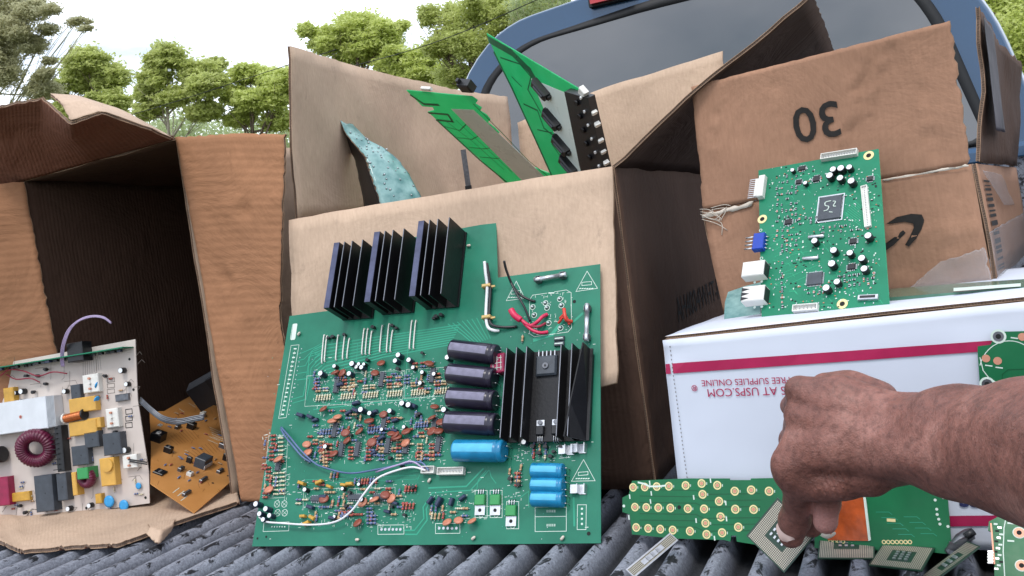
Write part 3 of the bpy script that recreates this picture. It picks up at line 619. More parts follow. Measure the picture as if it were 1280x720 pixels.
for k in range(9):
    a_ = aLc+nF*.006+V(rq.uniform(-.004, .012), 0, rq.uniform(-.012, .002)); mb.tube([a_, a_+V(rq.uniform(.004, .02), -.003, rq.uniform(-.012, .006)), a_+V(rq.uniform(.01, .035), -.004, rq.uniform(-.024, .008))], .00045, 'liner_pale', 4, 4)
mb.build('paper_fibres', amz)
# --- white carton with red line
pst = empty('mailing_box', Matrix.Translation((0, 0, 0)), 'white mailing box with red stripes and upside-down red lettering under the brown box', 'box')
UO = onz(1200, 685, .001); UA = rad(10); UU = V(math.cos(UA), -math.sin(UA), 0); UN = V(-math.sin(UA), -math.cos(UA), 0); UD = -UN
FU = Frame(UO, UU, V(0, 0, 1))
uL, uR = -.268, .36
def up_(u, d, z): return UO+UU*u+UD*d+V(0, 0, z-.001)
u0, u1 = up_(uL, 0, .001), up_(uR, 0, .001); t0, t1 = FU.p(830, 425), FU.p(1280, 376)
zL, zR = t0[1]+.001, t0[1]+(t1[1]-t0[1])*(uR-t0[0])/(t1[0]-t0[0])
t0 = up_(-.2625, 0, zL); t1 = up_(uR, 0, zR); zM = (zL+zR)/2
def usps(mb):
    def q(pts, mat, z=.0032):
        b = len(mb.v); P = [FU.p(x, y) for x, y in pts]; n_ = 24
        a_, b_, c_, d_ = [np.array(p) for p in P]
        for i in range(n_+1):
            t = i/n_
            for e in (a_*(1-t)+b_*t, d_*(1-t)+c_*t): mb.v.append(tuple(UO+UU*e[0]+V(0, 0, e[1])+UN*z))
        for i in range(n_): mb.face((b+2*i, b+2*i+2, b+2*i+3, b+2*i+1), mat)
    q([(834, 467), (840, 466.5), (838, 454), (833, 454.5)], 'usps_red'); q([(843, 466.3), (1340, 431), (1339, 418), (841, 453.7)], 'usps_red')
    q([(1150, 657), (1340, 655), (1340, 642), (1150, 644)], 'usps_red')
    def tx(body, px, py, s, mat, bold):
        e = FU.p(px, py); c = UO+UU*e[0]+V(0, 0, e[1])+UN*.003
        M = Matrix(((-UU[0], 0, UN[0], c[0]), (-UU[1], 0, UN[1], c[1]), (0, -1, 0, c[2]), (0, 0, 0, 1))); mb.text(body, s, M, mat, bold)
    tx('\u00ae', 869, 484, .0085, 'usps_red', .0001)
    tx('FREE SUPPLIES ONLINE', 932, 476, .0091, 'usps_red', 0); tx('S AT USPS.COM', 933, 488.5, .0118, 'usps_red', 0)
    tx('ESS', 1219, 622, .019, 'ink_blue', .0008)
    for k in range(46):
        z = .2-k*.0043; c = up_(-.2555+.0*k, -.003, z); b = len(mb.v)
        for du, dz in ((0, 0), (.0009, 0), (.0009, .0016), (0, .0016)): mb.v.append(tuple(c+UU*du+V(0, 0, dz)))
        mb.face((b, b+1, b+2, b+3), 'silk_dark')
wc = dict(mats=('white_card', 'kraft_lit'), th=.003)
sheet('front_panel', [[u0, mixp(u0, u1, .5), u1], [t0, mixp(t0, t1, .5), t1]], pst, warp=.0011, step=.009, folds=[(.0, .19, .62, .20, .0006, .004), (.02, .0, .035, .12, .0006, .01), (.40, .19, .43, .13, .0008, .008)], dent=[(.01, .205, .012, -.003), (.30, .208, .02, -.002), (.13, .07, .03, -.0012)], marks=usps, seed=13, rim='white_card', **wc)
sheet('lid', [[up_(-.2625, .002, zL+.0015), up_(0, .003, zM+.001), up_(uR, .004, zR+.001)], [up_(-.2645, .30, zL), up_(0, .30, zM), up_(uR, .30, zR-.002)]], pst, warp=.0012, seed=14, jag=(.0015, 0, 0, .002), **wc)
quadpanel('side_panel', up_(uL, .30, .001), up_(uL, .002, .001), up_(-.2625, .002, zL-.002), up_(-.2645, .30, zL-.002), pst, rim='white_card', **wc)
quadpanel('side_panel', up_(uR, .002, .001), up_(uR, .30, .001), up_(uR, .30, zR-.004), up_(uR, .002, zR-.002), pst, rim='white_card', **wc)
quadpanel('back_panel', up_(uR, .30, .001), up_(uL+.003, .30, .001), up_(uL+.003, .30, zL-.003), up_(uR, .30, zR-.004), pst, rim='white_card', **wc)
def lidz(u): return zL+.0015+(zR-zL)*(u-uL)/(uR-uL)+.002
# --- worn box on its side at the left, opening towards us
lb = empty('cardboard_box', Matrix.Translation((0, 0, 0)), 'worn brown box on its side at far left, cream and orange boards in its mouth', 'box')
BX0, BX1, BY, BZ = -1.325, -1.0, 1.16, .555; BD = .75
sheet('side_panel', [[V(BX1, BY+BD, .004), V(BX1, BY, .004)], [V(BX1, BY+BD, BZ-.005), V(BX1, BY, BZ)]], lb, mats=('kraft_shaded', 'kraft_lit'), warp=.002, seed=31)
sheet('side_panel', [[V(BX0, BY, .004), V(BX0, BY+BD, .004)], [V(BX0, BY, BZ-.01), V(BX0, BY+BD, BZ-.02)]], lb, mats=('kraft_shaded', 'kraft_old'), warp=.002, seed=32)
sheet('back_panel', [[V(BX0, BY+BD, .004), V(BX1, BY+BD, .004)], [V(BX0, BY+BD, BZ-.02), V(BX1, BY+BD, BZ-.005)]], lb, mats=('kraft_shaded', 'kraft_old'), warp=.002, seed=33)
sheet('top_panel', [[V(BX0, BY+BD, BZ-.03), V(BX1, BY+BD, BZ-.01)], [V(BX0, BY, BZ-.01), V(BX1, BY, BZ+.003)]], lb, mats=('kraft_shaded', 'kraft_old'), warp=.003, seed=34)
sheet('bottom_panel', [[V(BX0, BY-.02, .006), V(BX1, BY-.02, .006)], [V(BX0, BY+BD, .006), V(BX1, BY+BD, .006)]], lb, mats=('kraft_shaded', 'kraft_old'), warp=.001, seed=35)
# right flap
r0 = [[onz(303, 627, .004), V(-.9, 1.135, .004), V(-.83, 1.125, .004)], [ony(262, 400, 1.155), ony(312, 397, 1.14), ony(351, 395, 1.13)], [ony(220, 171, 1.16), ony(290, 166, 1.15), ony(359, 167, 1.138)]]
sheet('flap', r0, lb, mats=('kraft_rib', 'kraft_old'), warp=.002, jag=(.001, .003, .003, .001), seed=36, dent=[(.10, .43, .012, -.006), (.05, .33, .010, -.005), (.06, .345, .008, .004)], step=.007, folds=[(.0, .438, .19, .452, .0016, .006), (.03, .27, .19, .30, .0014, .006), (.02, .53, .05, .50, .001, .004), (.02, .19, .12, .2, .001, .01)])
# left flap
l0 = [[V(-1.62, .99, .004), V(-1.45, 1.06, .004), V(BX0+.004, BY-.004, .004)], [V(-1.62, 1.0, .27), V(-1.45, 1.07, .27), ony(72, 440, BY-.006)], [V(-1.62, 1.0, .54), V(-1.45, 1.07, .545), ony(31, 226, BY-.004)]]
sheet('flap', l0, lb, mats=('kraft_rib', 'kraft_old'), warp=.003, jag=(.001, .004, .004, .003), seed=37, step=.009, folds=[(.2, .30, .33, .33, .0015, .008)])
# top flap: lifted towards us, ragged and sagging
tf = [[V(BX0-.03, BY, BZ-.012), V(-1.22, BY, BZ-.006), V(-1.1, BY, BZ), ony(218, 173, 1.155)],
      [ony(-12, 170, 1.10), ony(70, 165, 1.08), ony(140, 160, 1.07), ony(195, 166, 1.09)],
      [ony(-14, 136, 1.05), ony(45, 122, 1.03), ony(72, 124, 1.02), ony(86, 152, 1.0), ]]
tf = [[V(-1.40, BY, BZ-.02), V(BX0, BY, BZ-.012), V(-1.25, BY, BZ-.008), V(-1.17, BY, BZ-.004), V(-1.08, BY, BZ), ony(219, 173, 1.155)],
      [ony(-30, 178, 1.09), ony(12, 172, 1.09), ony(52, 166, 1.085), ony(90, 172, 1.07), ony(142, 158, 1.07), ony(204, 168, 1.12)],
      [ony(-30, 142, 1.02), ony(8, 131, 1.02), ony(54, 121, 1.02), ony(88, 154, 1.0), ony(128, 139, 1.02), ony(190, 162, 1.08)]]
sheet('flap', tf, lb, mats=('kraft_old', 'kraft_shaded'), warp=.002, jag=(.001, .001, .005, .003), seed=38, step=.009)
# folded-back skin of the top flap that shows its outer face
tf2 = [[ony(88, 153, 1.0), ony(128, 140, 1.02), ony(190, 163, 1.08), ony(214, 174, 1.13)], [ony(76, 130, 1.04), ony(112, 127, 1.06), ony(160, 142, 1.10), ony(213, 172, 1.15)], [ony(62, 118, 1.09), ony(96, 120, 1.12), ony(150, 138, 1.14), ony(212, 171, 1.17)]]
sheet('flap', tf2, lb, mats=('kraft_lit', 'kraft_old'), warp=.001, jag=(.003, .001, .003, .003), seed=39, step=.01)
# bottom flap: torn rounded front edge, curling
def zf(x, y, z): return onz(x, y, z)
bf = [[zf(-40, 665, .012), zf(0, 679, .010), zf(28, 690, .007), zf(90, 684, .006), zf(148, 682, .006), zf(184, 668, .008), zf(216, 656, .008), zf(262, 640, .007), zf(300, 628, .006)],
      [zf(-40, 640, .008), zf(0, 655, .007), zf(34, 668, .005), zf(88, 662, .005), zf(146, 660, .005), zf(186, 650, .006), zf(222, 640, .006), zf(264, 628, .006), zf(298, 620, .006)],
      [zf(-60, 590, .0085), zf(0, 600, .006), zf(40, 610, .006), zf(90, 615, .006), zf(145, 612, .006), zf(190, 608, .006), zf(230, 606, .006), zf(262, 604, .006), zf(292, 603, .006)]]
sheet('flap', bf, lb, mats=('kraft_lit', 'kraft_old'), warp=.0015, jag=(.006, .002, .001, .003), seed=40, step=.008, th=.006)
curl = [[zf(182, 668, .012), zf(197, 682, .004), zf(212, 664, .008)], [zf(188, 660, .015), zf(201, 665, .016), zf(217, 656, .013)], [zf(184, 655, .011), zf(202, 653, .012), zf(220, 650, .010)]]
sheet('torn_paper', curl, lb, mats=('kraft_lit', 'kraft_old'), warp=.002, jag=(.005, .004, .003, .004), seed=41, step=.003, th=.0014)
# ------------------------------------------------------------ circuit boards
def plate(fr, poly, th, mat, name, root, extra=None, side=None):
    mb = MB(); mb.prism(poly, -th, 0, mat, side or mat)
    if extra: extra(mb)
    return mb.build(name, root)
# --- component meshes (local z away from the board)
def m_disc(r=.0042, mat='ceramic_brown'):
    mb = MB(); n = 16; T = .0028; z = r+.001
    prof = [(0, .55*r), (.2, .9*r), (.5, r), (.8, .9*r), (1, .55*r)]
    mb.cyl((0, -T/2, z), (0, T/2, z), r, mat, n, prof=prof)
    for s in (-1, 1): mb.cyl((s*.0022, 0, z-r*.7), (s*.0024, 0, 0), .0004, 'solder', 5)
    return mb.mesh('ceramic_capacitor')
def m_ecap(r=.0036, h=.0115, mat='cap_navy'):
    mb = MB(); mb.cyl((0, 0, .0006), (0, 0, h), r, mat, 16, prof=[(0, r*.94), (.06, r), (.12, r*.93), (.18, r), (.95, r), (1, r*.9)])
    mb.cyl((0, 0, h), (0, 0, h+.0003), r*.82, 'cap_top', 16, prof=[(0, r*.86), (1, r*.8)])
    return mb.mesh('electrolytic_capacitor')
def m_res(body='res_tan', band='band_dark', L=.0072, r=.00145, span=.0112):
    mb = MB(); z = r+.0008; mb.cyl((-L/2, 0, z), (L/2, 0, z), r, body, 8, prof=[(0, r*.8), (.1, r*1.12), (.24, r*1.1), (.3, r*.9), (.7, r*.9), (.76, r*1.1), (.9, r*1.12), (1, r*.8)])
    for k, x in enumerate((-.0016, -.0004, .0009)): mb.cyl((x, 0, z), (x+.0005, 0, z), r*.98, ['band_dark', band, 'gold'][k], 8)
    mb.tube([(-span/2, 0, 0), (-span/2+.0002, 0, z), (-L/2, 0, z)], .00035, 'solder', 4, 2); mb.tube([(span/2, 0, 0), (span/2-.0002, 0, z), (L/2, 0, z)], .00035, 'solder', 4, 2)
    return mb.mesh('resistor')
def m_dip(L=.019, W=.0065, n=7, mat='plastic_grey'):
    mb = MB(); mb.box((0, 0, .0028), (W, L, .0034), mat, bev=.0006)
    for k in range(n):
        y = (k-(n-1)/2)*L/n
        for s in (-1, 1):
            mb.box((s*(W/2+.0007), y, .0024), (.0014, .0009, .0004), 'solder'); mb.box((s*(W/2+.0012), y, .0011), (.0004, .0008, .0022), 'solder')
    mb.cyl((0, L/2-.0012, .0045), (0, L/2-.0012, .00455), .0008, 'plastic_black', 8)
    return mb.mesh('chip')
def m_to92():
    mb = MB(); n = 12; r = .0024; P = [(r*math.cos(a), r*math.sin(a)) for a in np.linspace(-.5, math.pi+.5, n)]
    mb.prism(P, .002, .007, 'plastic_black')
    for x in (-.0013, 0, .0013): mb.cyl((x, .0004, 0), (x, .0004, .002), .0003, 'solder', 4)
    return mb.mesh('transistor')
def m_film(w_=.008, d=.0035, h=.007, mat='film_yellow'):
    mb = MB(); mb.box((0, 0, h/2+.0008), (w_, d, h), mat, bev=.0008)
    for s in (-1, 1): mb.cyl((s*w_*.32, 0, 0), (s*w_*.32, 0, .001), .0004, 'solder', 4)
    return mb.mesh('film_capacitor')
def m_smd(w_=.0022, d=.0013, mat='plastic_black'):
    mb = MB(); mb.box((0, 0, .0005), (w_*.55, d, .001), mat); 
    for s in (-1, 1): mb.box((s*w_*.38, 0, .00052), (w_*.22, d*1.02, .00104), 'solder')
    return mb.mesh('chip_resistor')
def m_qfp(w_, h, mat='plastic_grey', nn=12):
    mb = MB(); mb.box((0, 0, .0014), (w_, h, .0018), mat, bev=.0005)
    for k in range(nn):
        t = (k+.5)/nn-.5
        for s in (-1, 1):
            mb.box((s*(w_/2+.0008), t*h*.92, .0006), (.0016, h/nn*.45, .0004), 'solder'); mb.box((t*w_*.92, s*(h/2+.0008), .0006), (w_/nn*.45, .0016, .0004), 'solder')
    return mb.mesh('chip')
def m_conn(w_, d, h, n=8, mat='white_plastic'):
    mb = MB(); t = .0008
    mb.box((0, 0, .001), (w_, d, .002), mat)
    for y in (-d/2+t/2, d/2-t/2): mb.box((0, y, h/2+.001), (w_, t, h-.002), mat)
    for x in (-w_/2+t/2, w_/2-t/2): mb.box((x, 0, h/2+.001), (t, d-2*t-.0001, h-.002), mat)
    for k in range(n): mb.box(((k+.5)/n*(w_-2*t)-(w_/2-t), 0, h*.4+.001), (.0006, .0006, h*.8), 'solder')
    return mb.mesh('connector')
D_BR, D_TAN, D_BLUE = m_disc(.0055), m_disc(.0055, 'ceramic_tan'), m_disc(.0052, 'ceramic_blue')
EC = m_ecap(); ECS = m_ecap(.0028, .008, 'plastic_black'); RT, RB, RR, RC_ = m_res(), m_res('res_blue'), m_res('res_red'), m_res('res_cream', 'res_cream', .0078, .00115, .0108)
DIP, DIPH, TO92 = m_dip(), m_dip(.0205, .0065, 8), m_to92()
FY, FN, SMD, SMDC = m_film(), m_film(.009, .004, .006, 'film_navy'), m_smd(), m_smd(.002, .0012, 'ceramic_tan')
MBW = None
# ============ big green board
BL_, BR_ = onz(315, 683, .0015), onz(751, 679, .0015); d_ = nrm(BR_-BL_); fw = np.cross([0, 0, 1], d_); th_ = rad(27)
F = Frame(BL_, d_, math.cos(th_)*np.array([0, 0, 1])+math.sin(th_)*fw)
main = empty('circuit_board', F.M, 'large green circuit board with black finned heat sinks leaning on the middle box', 'circuit board')
outl = F.P([(315, 683), (751, 679), (750, 330), (622, 347), (620, 277.5), (584, 284), (520, 296), (440, 320), (430, 386), (399, 390), (362, 395)])
def main_art(mb):
    H = .00012; ln = lambda pts, w_=.0011, m='pcb_trace', cl=False: mb.lines(F.P(pts), w_, H, m, cl)
    sl = lambda pts, w_=.0006, cl=False: mb.lines(F.P(pts), w_, H+.0001, 'silk', cl)
    # darker panel areas
    for k in range(9):
        y = 428+k*3.1; ln([(575-k*1.5, y-22), (480, y-8+k*.2), (404+k*.5, y+4+k*1.2), (394, y+8+k*2.5)], .0016)
    for k in range(5): ln([(408-k*1.0, 426+k*3.6), (394-k*2, 434+k*3), (378+k*2, 441+k*8), (372, 443+k*8)], .001)
    ln([(401, 440), (385, 458), (383, 475), (379, 495), (362, 500)], .0011); ln([(405, 442), (389, 460), (387, 478), (383, 499), (366, 504)], .0011)
    for k in range(8): ln([(560+k*6, 405-k*1.2), (578+k*4.5, 418-k*.5), (592+k*3, 430-k)], .0012)
    ln([(392, 512), (555, 494)], .0014); ln([(394, 507), (560, 489)], .0008)
    for x in (447, 510): ln([(x, 430), (x-4, 508)], .001)
    ln([(536, 610), (583, 608), (604, 586)], .0018); ln([(540, 616), (588, 613), (611, 588)], .0014); ln([(505, 663), (518, 663), (530, 648), (529, 634), (540, 617)], .0016); ln([(507, 668), (521, 668), (534, 650), (533, 636), (541, 622)], .0016)
    ln([(522, 600), (526, 590), (540, 577)], .001); ln([(612, 588), (614, 596), (620, 604)], .001); ln([(596, 612), (598, 600), (608, 588)], .001); ln([(661, 634), (661, 614), (650, 622)], .001)
    ln([(717, 622), (718, 657)], .0022); ln([(704, 400), (690, 418), (668, 425)], .0045); ln([(716, 403), (728, 392)], .0028)
    for y in (571, 600, 605): ln([(380, y), (520, y-6)], .0007)
    # silkscreen
    sl([(645.5, 351.5), (633, 376), (656, 373)], cl=True); sl([(734, 339), (720, 364.5), (747, 360.5)], cl=True); sl([(729.5, 574.5), (714.5, 601.6), (744, 601)], cl=True)
    for cx, cy in ((733.5, 355), (645, 366), (729, 592.5)):
        sl([(cx-6, cy-2), (cx+6, cy-3), (cx+6, cy+1), (cx-6, cy+2)], cl=True); 
        for q in range(6): sl([(cx-9+q*3, cy+6), (cx-7.4+q*3, cy+5.6)], .0011)
    sl([(666, 369), (684, 366.5)]); sl([(693, 365), (708, 362.5), (714, 366), (714.5, 410), (710, 415), (668, 421), (662, 417), (662, 375), (666, 369)])
    for q in range(5): sl([(686+q*1.4, 366.4), (686.9+q*1.4, 366.2)], .0014)
    sl([(364, 432), (374, 431), (358, 522), (348.5, 523)], cl=True); sl([(369, 437), (351, 520)], .0004)
    for k in range(16):
        t = k/15; cx, cy = 369-t*16, 436+t*82; sl([(cx-1.2, cy), (cx+1.5, cy)], .0016); mb.disc(F.p(cx+8, cy), .0008, H, 'solder', 6); mb.disc(F.p(cx-.2, cy+2.5), .0007, H+.0002, 'pcb_dark', 6)
    sl([(366, 406), (371.5, 405.5), (369, 423), (363, 424)], .0008, True); sl([(368.8, 406.5), (366.4, 423)], .0062)
    sl([(330, 653.5), (361.5, 652.5), (361, 663.5), (329, 664.5)], cl=True)
    for (a, b, c, d) in ((472.5, 656.5, 505, 668), (544.5, 654.5, 575, 667)):
        sl([(a, b), (c, b-.4), (c, d-.4), (a, d)], cl=True)
        nn = 6 if a < 500 else 5
        for k in range(nn): mb.disc(F.p(a+4.5+k*(c-a-9)/(nn-1), (b+d)/2-.5), .0017, H, 'solder', 9)
    for k in range(6): mb.disc(F.p(340+k*3.2, 658.5), .0010, H, 'silk', 7)
    sl([(669, 634), (708, 634), (708, 664), (669, 664.5)], cl=True); sl([(669, 646), (708, 645.5)]); sl([(699, 573), (713, 571.5)]); sl([(722, 631), (733, 631), (732.5, 662), (721.5, 662)], cl=True)
    for k in range(4): mb.disc(F.p(727.5, 636+k*6.3), .0013, H+.0001, 'silk', 8)
    for cx, cy in ((689, 639), (689, 656.5)):
        for q in range(5): sl([(cx-5+q*2.4, cy-1.2), (cx-5+q*2.4, cy+1.2)], .0009)
    for cx in (601.5, 620.3, 641): 
        y1 = 647 if cx < 630 else 661; sl([(cx-7.5, y1-34), (cx+7.5, y1-34), (cx+7.5, y1), (cx-7.5, y1)], cl=True); mb.disc(F.p(cx, y1-3.5), .003, H+.0001, 'silk', 14, .0024)
    for cx, cy in ((346.5, 630), (355.5, 630), (347, 641), (356, 641)): mb.disc(F.p(cx, cy), .0044, H+.0001, 'silk', 16, .0038); sl([(cx-3, cy-3), (cx+3, cy+3)], .0004); sl([(cx+3, cy-3), (cx-3, cy+3)], .0004)
    sl([(336, 545), (360, 544), (356, 622), (329, 623)], .0004, True)
    for (a, b, c, d) in ((384, 470, 443, 508), (444, 466, 506, 503), (508, 462, 560, 498)):
        sl([(a, b), (c, b-3), (c-3, d-3), (a-3, d)], .0004, True)
    sl([(380, 612), (432, 610), (431, 632), (379, 633)], .0004, True); sl([(436, 611), (494, 609), (494, 631), (436, 632)], .0004, True)
    rg_ = random.Random(9)
    for x0, y0, x1, y1, cnt in ((392, 460, 560, 508, 420), (385, 515, 560, 580, 420), (372, 600, 520, 660, 300), (328, 540, 362, 625, 120), (535, 612, 660, 652, 120), (640, 545, 720, 578, 90), (655, 365, 716, 420, 60)):
        for k in range(cnt):
            x, y = rg_.uniform(x0, x1), rg_.uniform(y0, y1); L_ = rg_.uniform(1, 3.6)
            if rg_.random() < .5: sl([(x, y), (x+L_, y-.1*L_)], .0005)
            elif rg_.random() < .6: sl([(x, y), (x-.08*L_, y+L_)], .0005)
            else: mb.disc(F.p(x, y), .0006, H+.0002, 'solder', 6)
    for k in range(230):   # vias and solder dots
        x, y = rg_.uniform(333, 742), rg_.uniform(400, 674)
        if y < 440 and x < 600: continue
        if k % 3 == 0: mb.disc(F.p(x, y), .0005, H+.0002, 'solder', 6)
        elif k % 3 == 1: mb.disc(F.p(x, y), .0007, H+.0002, 'pcb_trace', 7)
        else: sl([(x, y), (x+rg_.uniform(1.5, 4), y-.2)], .0007)
    for cx, cy in ((736, 667), (718, 377), (322, 673), (333, 671)): mb.disc(F.p(cx, cy), .0021 if cx > 400 else .0014, H+.0003, 'mask_hole', 14)
plate(F, outl, .0016, 'pcb_green', 'board', main, main_art, 'pcb_trace')
def put(me, name, px, py, rot=0., sc_=1., jit=.0, parent=None, fr=None, h=0.):
    fr = fr or F; x, y = fr.p(px, py); s = sc_ if isinstance(sc_, tuple) else (sc_,)*3
    return inst(me, name, parent or main, (x, y, h), rot+random.uniform(-jit, jit), s)
# three small heat sinks along the top
mb = MB(); LH, WH, DH = .092, .047, .044
mb.box((0, 0, .0016), (WH, LH, .003), 'hs_black')
for k, x in enumerate((-.021, -.0065, .0055, .0215)):
    t = .0085 if k == 0 else .0016
    mb.box((x+(t/2 if k == 0 else 0)-(.0015 if k == 0 else 0), 0, DH/2+.0032), (t, LH, DH), 'hs_black')
    if k == 0: mb.box((x+t/2-.0015, 0, DH+.0035), (t-.0004, LH-.0006, .0006), 'hs_edge')
    else: mb.box((x, 0, DH+.0034), (.0007, LH-.001, .0004), 'hs_line')
hs = mb.mesh('heat_sink')
for k, (x, y) in enumerate(((458, 357), (508, 347), (563, 337))): inst(hs, 'heat_sink', main, (*F.p(x-4, y+2), 0.0005), rad(-2.), (1, 1+.06*k, 1))
# large heat sink, right
c = F.p(690, 497); w2 = F.p(742, 497)[0]-F.p(640, 497)[0]; l2 = abs(F.p(690, 441)[1]-F.p(690, 553)[1]); mb = MB()
mb.box((0, 0, .008), (w2, l2, .003), 'hs_black')
for s in (-1, 1): mb.box((s*w2*.47, 0, .004), (.004, l2*.9, .0075), 'hs_black')
for k, x in enumerate((-.47, -.345, -.22, .20, .33)):
    mb.box((x*w2, 0, .0205), (.0014, l2, .0215), 'hs_black'); mb.box((x*w2, 0, .0314), (.0007, l2-.001, .0004), 'hs_line')
a, b = w2*.46, l2/2; mb.loops([[(a-.0008, -b, .0096), (a+.0006, -b, .0096), (a-.0165, -b, .0315), (a-.018, -b, .0315)], [(a-.0008, -b*.3, .0096), (a+.0006, -b*.3, .0096), (a-.011, -b*.3, .0325), (a-.0125, -b*.3, .0325)], [(a-.0008, b, .0096), (a+.0006, b, .0096), (a+.0006, b, .032), (a-.0008, b, .032)]], 'hs_black', smooth=False)
inst(mb.mesh('heat_sink'), 'heat_sink', main, (*c, 0), rad(-1.5))
mb = MB(); mb.box((0, 0, .0015), (.026, .024, .006), 'plastic_grey', bev=.002); mb.cyl((0, -.001, .0045), (0, -.001, .0065), .0036, 'steel_dark', 12); mb.cyl((0, -.001, .0066), (0, -.001, .0068), .0014, 'plastic_black', 8)
for k in range(5): mb.box((-.01+k*.005, .0145, .002), (.0012, .007, .0012), 'solder')
inst(mb.mesh('bridge_rectifier'), 'bridge_rectifier', main, (*F.p(688, 461), .0105), 0)
mb = MB(); mb.box((0, -.004, .002), (.0095, .0105, .0042), 'plastic_black', bev=.0008); mb.box((0, .0045, .0008), (.0095, .0075, .0014), 'tin'); mb.cyl((0, .005, .0016), (0, .005, .0036), .0027, 'steel_dark', 10)
for x in (-.0025, 0, .0025): mb.tube([(x, -.009, .001), (x, -.017, .0005), (x, -.0175, -.008)], .0006, 'solder', 5, 3)
tv = mb.mesh('transistor')
for x, y in ((680, 537), (699.5, 536)): inst(tv, 'transistor', main, (*F.p(x, y), .0098), 0)
mb = MB(); mb.tube([(-.007, .004, .0), (-.003, 0, .0002), (.003, 0, .0002), (.007, .004, 0)], .0006, 'silk', 5, 4); 
# big capacitors lying down
def lying(x0, y0, x1, y1, r, mat, n, name='electrolytic_capacitor', capm='plastic_black', strip=None):
    a, b = F.p(x0, y0, r), F.p(x1, y1, r); mb = MB(); L = math.dist(a, b)
    mb.cyl((-L/2, 0, r+.0008), (L/2, 0, r+.0008), r, mat, 24, prof=[(0, r*.72), (.0, r*.88), (.02, r), (.86, r), (.885, r*.9), (.91, r), (.985, r*.97), (1, r*.85)])
    if strip:   # printed band along the sleeve
        nn = 5; b0 = len(mb.v)
        for i in range(nn+1):
            t = rad(62+i*9); rr = r+.00015
            for x in (-L*.46, L*.34): mb.v.append((x, math.cos(t)*rr, math.sin(t)*rr+r+.0008))
        for i in range(nn): mb.face((b0+2*i, b0+2*i+1, b0+2*i+3, b0+2*i+2), strip, None, True)
    for s in (-1, 1): mb.tube([(L/2, s*r*.45, r), (L/2+.003, s*r*.45, r), (L/2+.0035, s*r*.45, 0)], .0006, 'solder', 5, 3)
    return inst(mb.mesh(name), name, main, ((a[0]+b[0])/2, (a[1]+b[1])/2, 0), math.atan2(b[1]-a[1], b[0]-a[0]))
lying(565, 437, 622, 444, .0126, 'cap_sleeve', 0, strip='cap_sleeve_light'); lying(561.5, 467, 619, 473, .0124, 'cap_sleeve', 0, strip='cap_sleeve_light'); lying(561.5, 497, 620, 501, .0124, 'cap_sleeve', 0, strip='cap_sleeve_light'); lying(559, 528, 622, 531, .0134, 'cap_sleeve', 0, strip='cap_sleeve_light')
lying(569, 563.5, 631, 564, .0128, 'cap_blue', 0, strip='cap_blue_print')
for y in (589, 607, 624): lying(665.5, y-.5, 705, y+.5, .0089, 'cap_blue', 0, strip='cap_blue_print')
mb = MB(); mb.box((0, 0, .006), (.0185, .024, .011), 'film_magenta', bev=.001)
for k in (-1, 0, 1): mb.box((k*.005, 0, .0117), (.0006, .018, .0003), 'silk'); mb.box((0, k*.006, .0119), (.013, .0006, .0003), 'silk')
inst(mb.mesh('film_capacitor'), 'film_capacitor', main, (*F.p(627, 458), .002), rad(4))
# green regulators with metal tabs
mb = MB(); mb.box((0, .0035, .0028), (.0125, .0118, .005), 'green_plastic', bev=.0008); mb.box((0, -.0078, .0012), (.0125, .0108, .0016), 'tin'); mb.cyl((0, -.0078, .0021), (0, -.0078, .0022), .0021, 'mask_hole', 12)
for x in (-.003, 0, .003): mb.tube([(x, .0095, .002), (x, .015, .0015), (x, .0165, 0)], .0007, 'solder', 5, 3)
gr = mb.mesh('regulator')
for x, y in ((601.3, 629.5), (620.3, 629.5), (640, 643)): inst(gr, 'regulator', main, (*F.p(x, y), .0003), 0)
# fuses
def fuse(x0, y0, x1, y1, R=.0032):
    a, b = F.p(x0, y0, .006), F.p(x1, y1, .006); L = math.dist(a, b); root = inst(None, 'fuse', main, ((a[0]+b[0])/2, (a[1]+b[1])/2, 0), math.atan2(b[1]-a[1], b[0]-a[0]))
    mb = MB(); mb.cyl((-L/2, 0, .006), (L/2, 0, .006), R, 'tin', 14, prof=[(0, R), (.22, R), (.221, R*.88), (.779, R*.88), (.78, R), (1, R)]); me = mb.mesh('fuse')
    root2 = root; bpy.data.objects.remove(root2); root = inst(me, 'fuse', main, ((a[0]+b[0])/2, (a[1]+b[1])/2, 0), math.atan2(b[1]-a[1], b[0]-a[0]))
    for s in (-1, 1):
        mb = MB()
        for q in (-1, 1): mb.loops([[(s*L*.38-.003, q*R*.9, 0), (s*L*.38+.003, q*R*.9, 0), (s*L*.38+.003, q*(R*.9+.0006), 0), (s*L*.38-.003, q*(R*.9+.0006), 0)], [(s*L*.38-.003, q*R*1.15, .006), (s*L*.38+.003, q*R*1.15, .006), (s*L*.38+.003, q*(R*1.15+.0006), .006), (s*L*.38-.003, q*(R*1.15+.0006), .006)], [(s*L*.38-.003, q*R*.8, .0095), (s*L*.38+.003, q*R*.8, .0095), (s*L*.38+.003, q*(R*.8+.0006), .0095), (s*L*.38-.003, q*(R*.8+.0006), .0095)]], 'steel_dark', smooth=False)
        mb.box((s*L*.38, 0, .0006), (.006, R*2, .0008), 'steel_dark'); mb.build('fuse_clip', root)
fuse(668, 350, 708, 343); fuse(734, 380, 733, 427)
mb = MB()
for q in (-1, 1): mb.box((q*.0042, 0, .005), (.0009, .010, .0095), 'tin')
mb.box((0, 0, .0008), (.0084, .0105, .0012), 'tin'); mb.box((-.0085, 0, .0055), (.009, .0095, .0010), 'tin'); fc = mb.mesh('fuse_clip')
for x, y in ((729, 612), (729, 561), (714, 563)): inst(fc, 'fuse_clip', main, (*F.p(x, y), 0), 0)
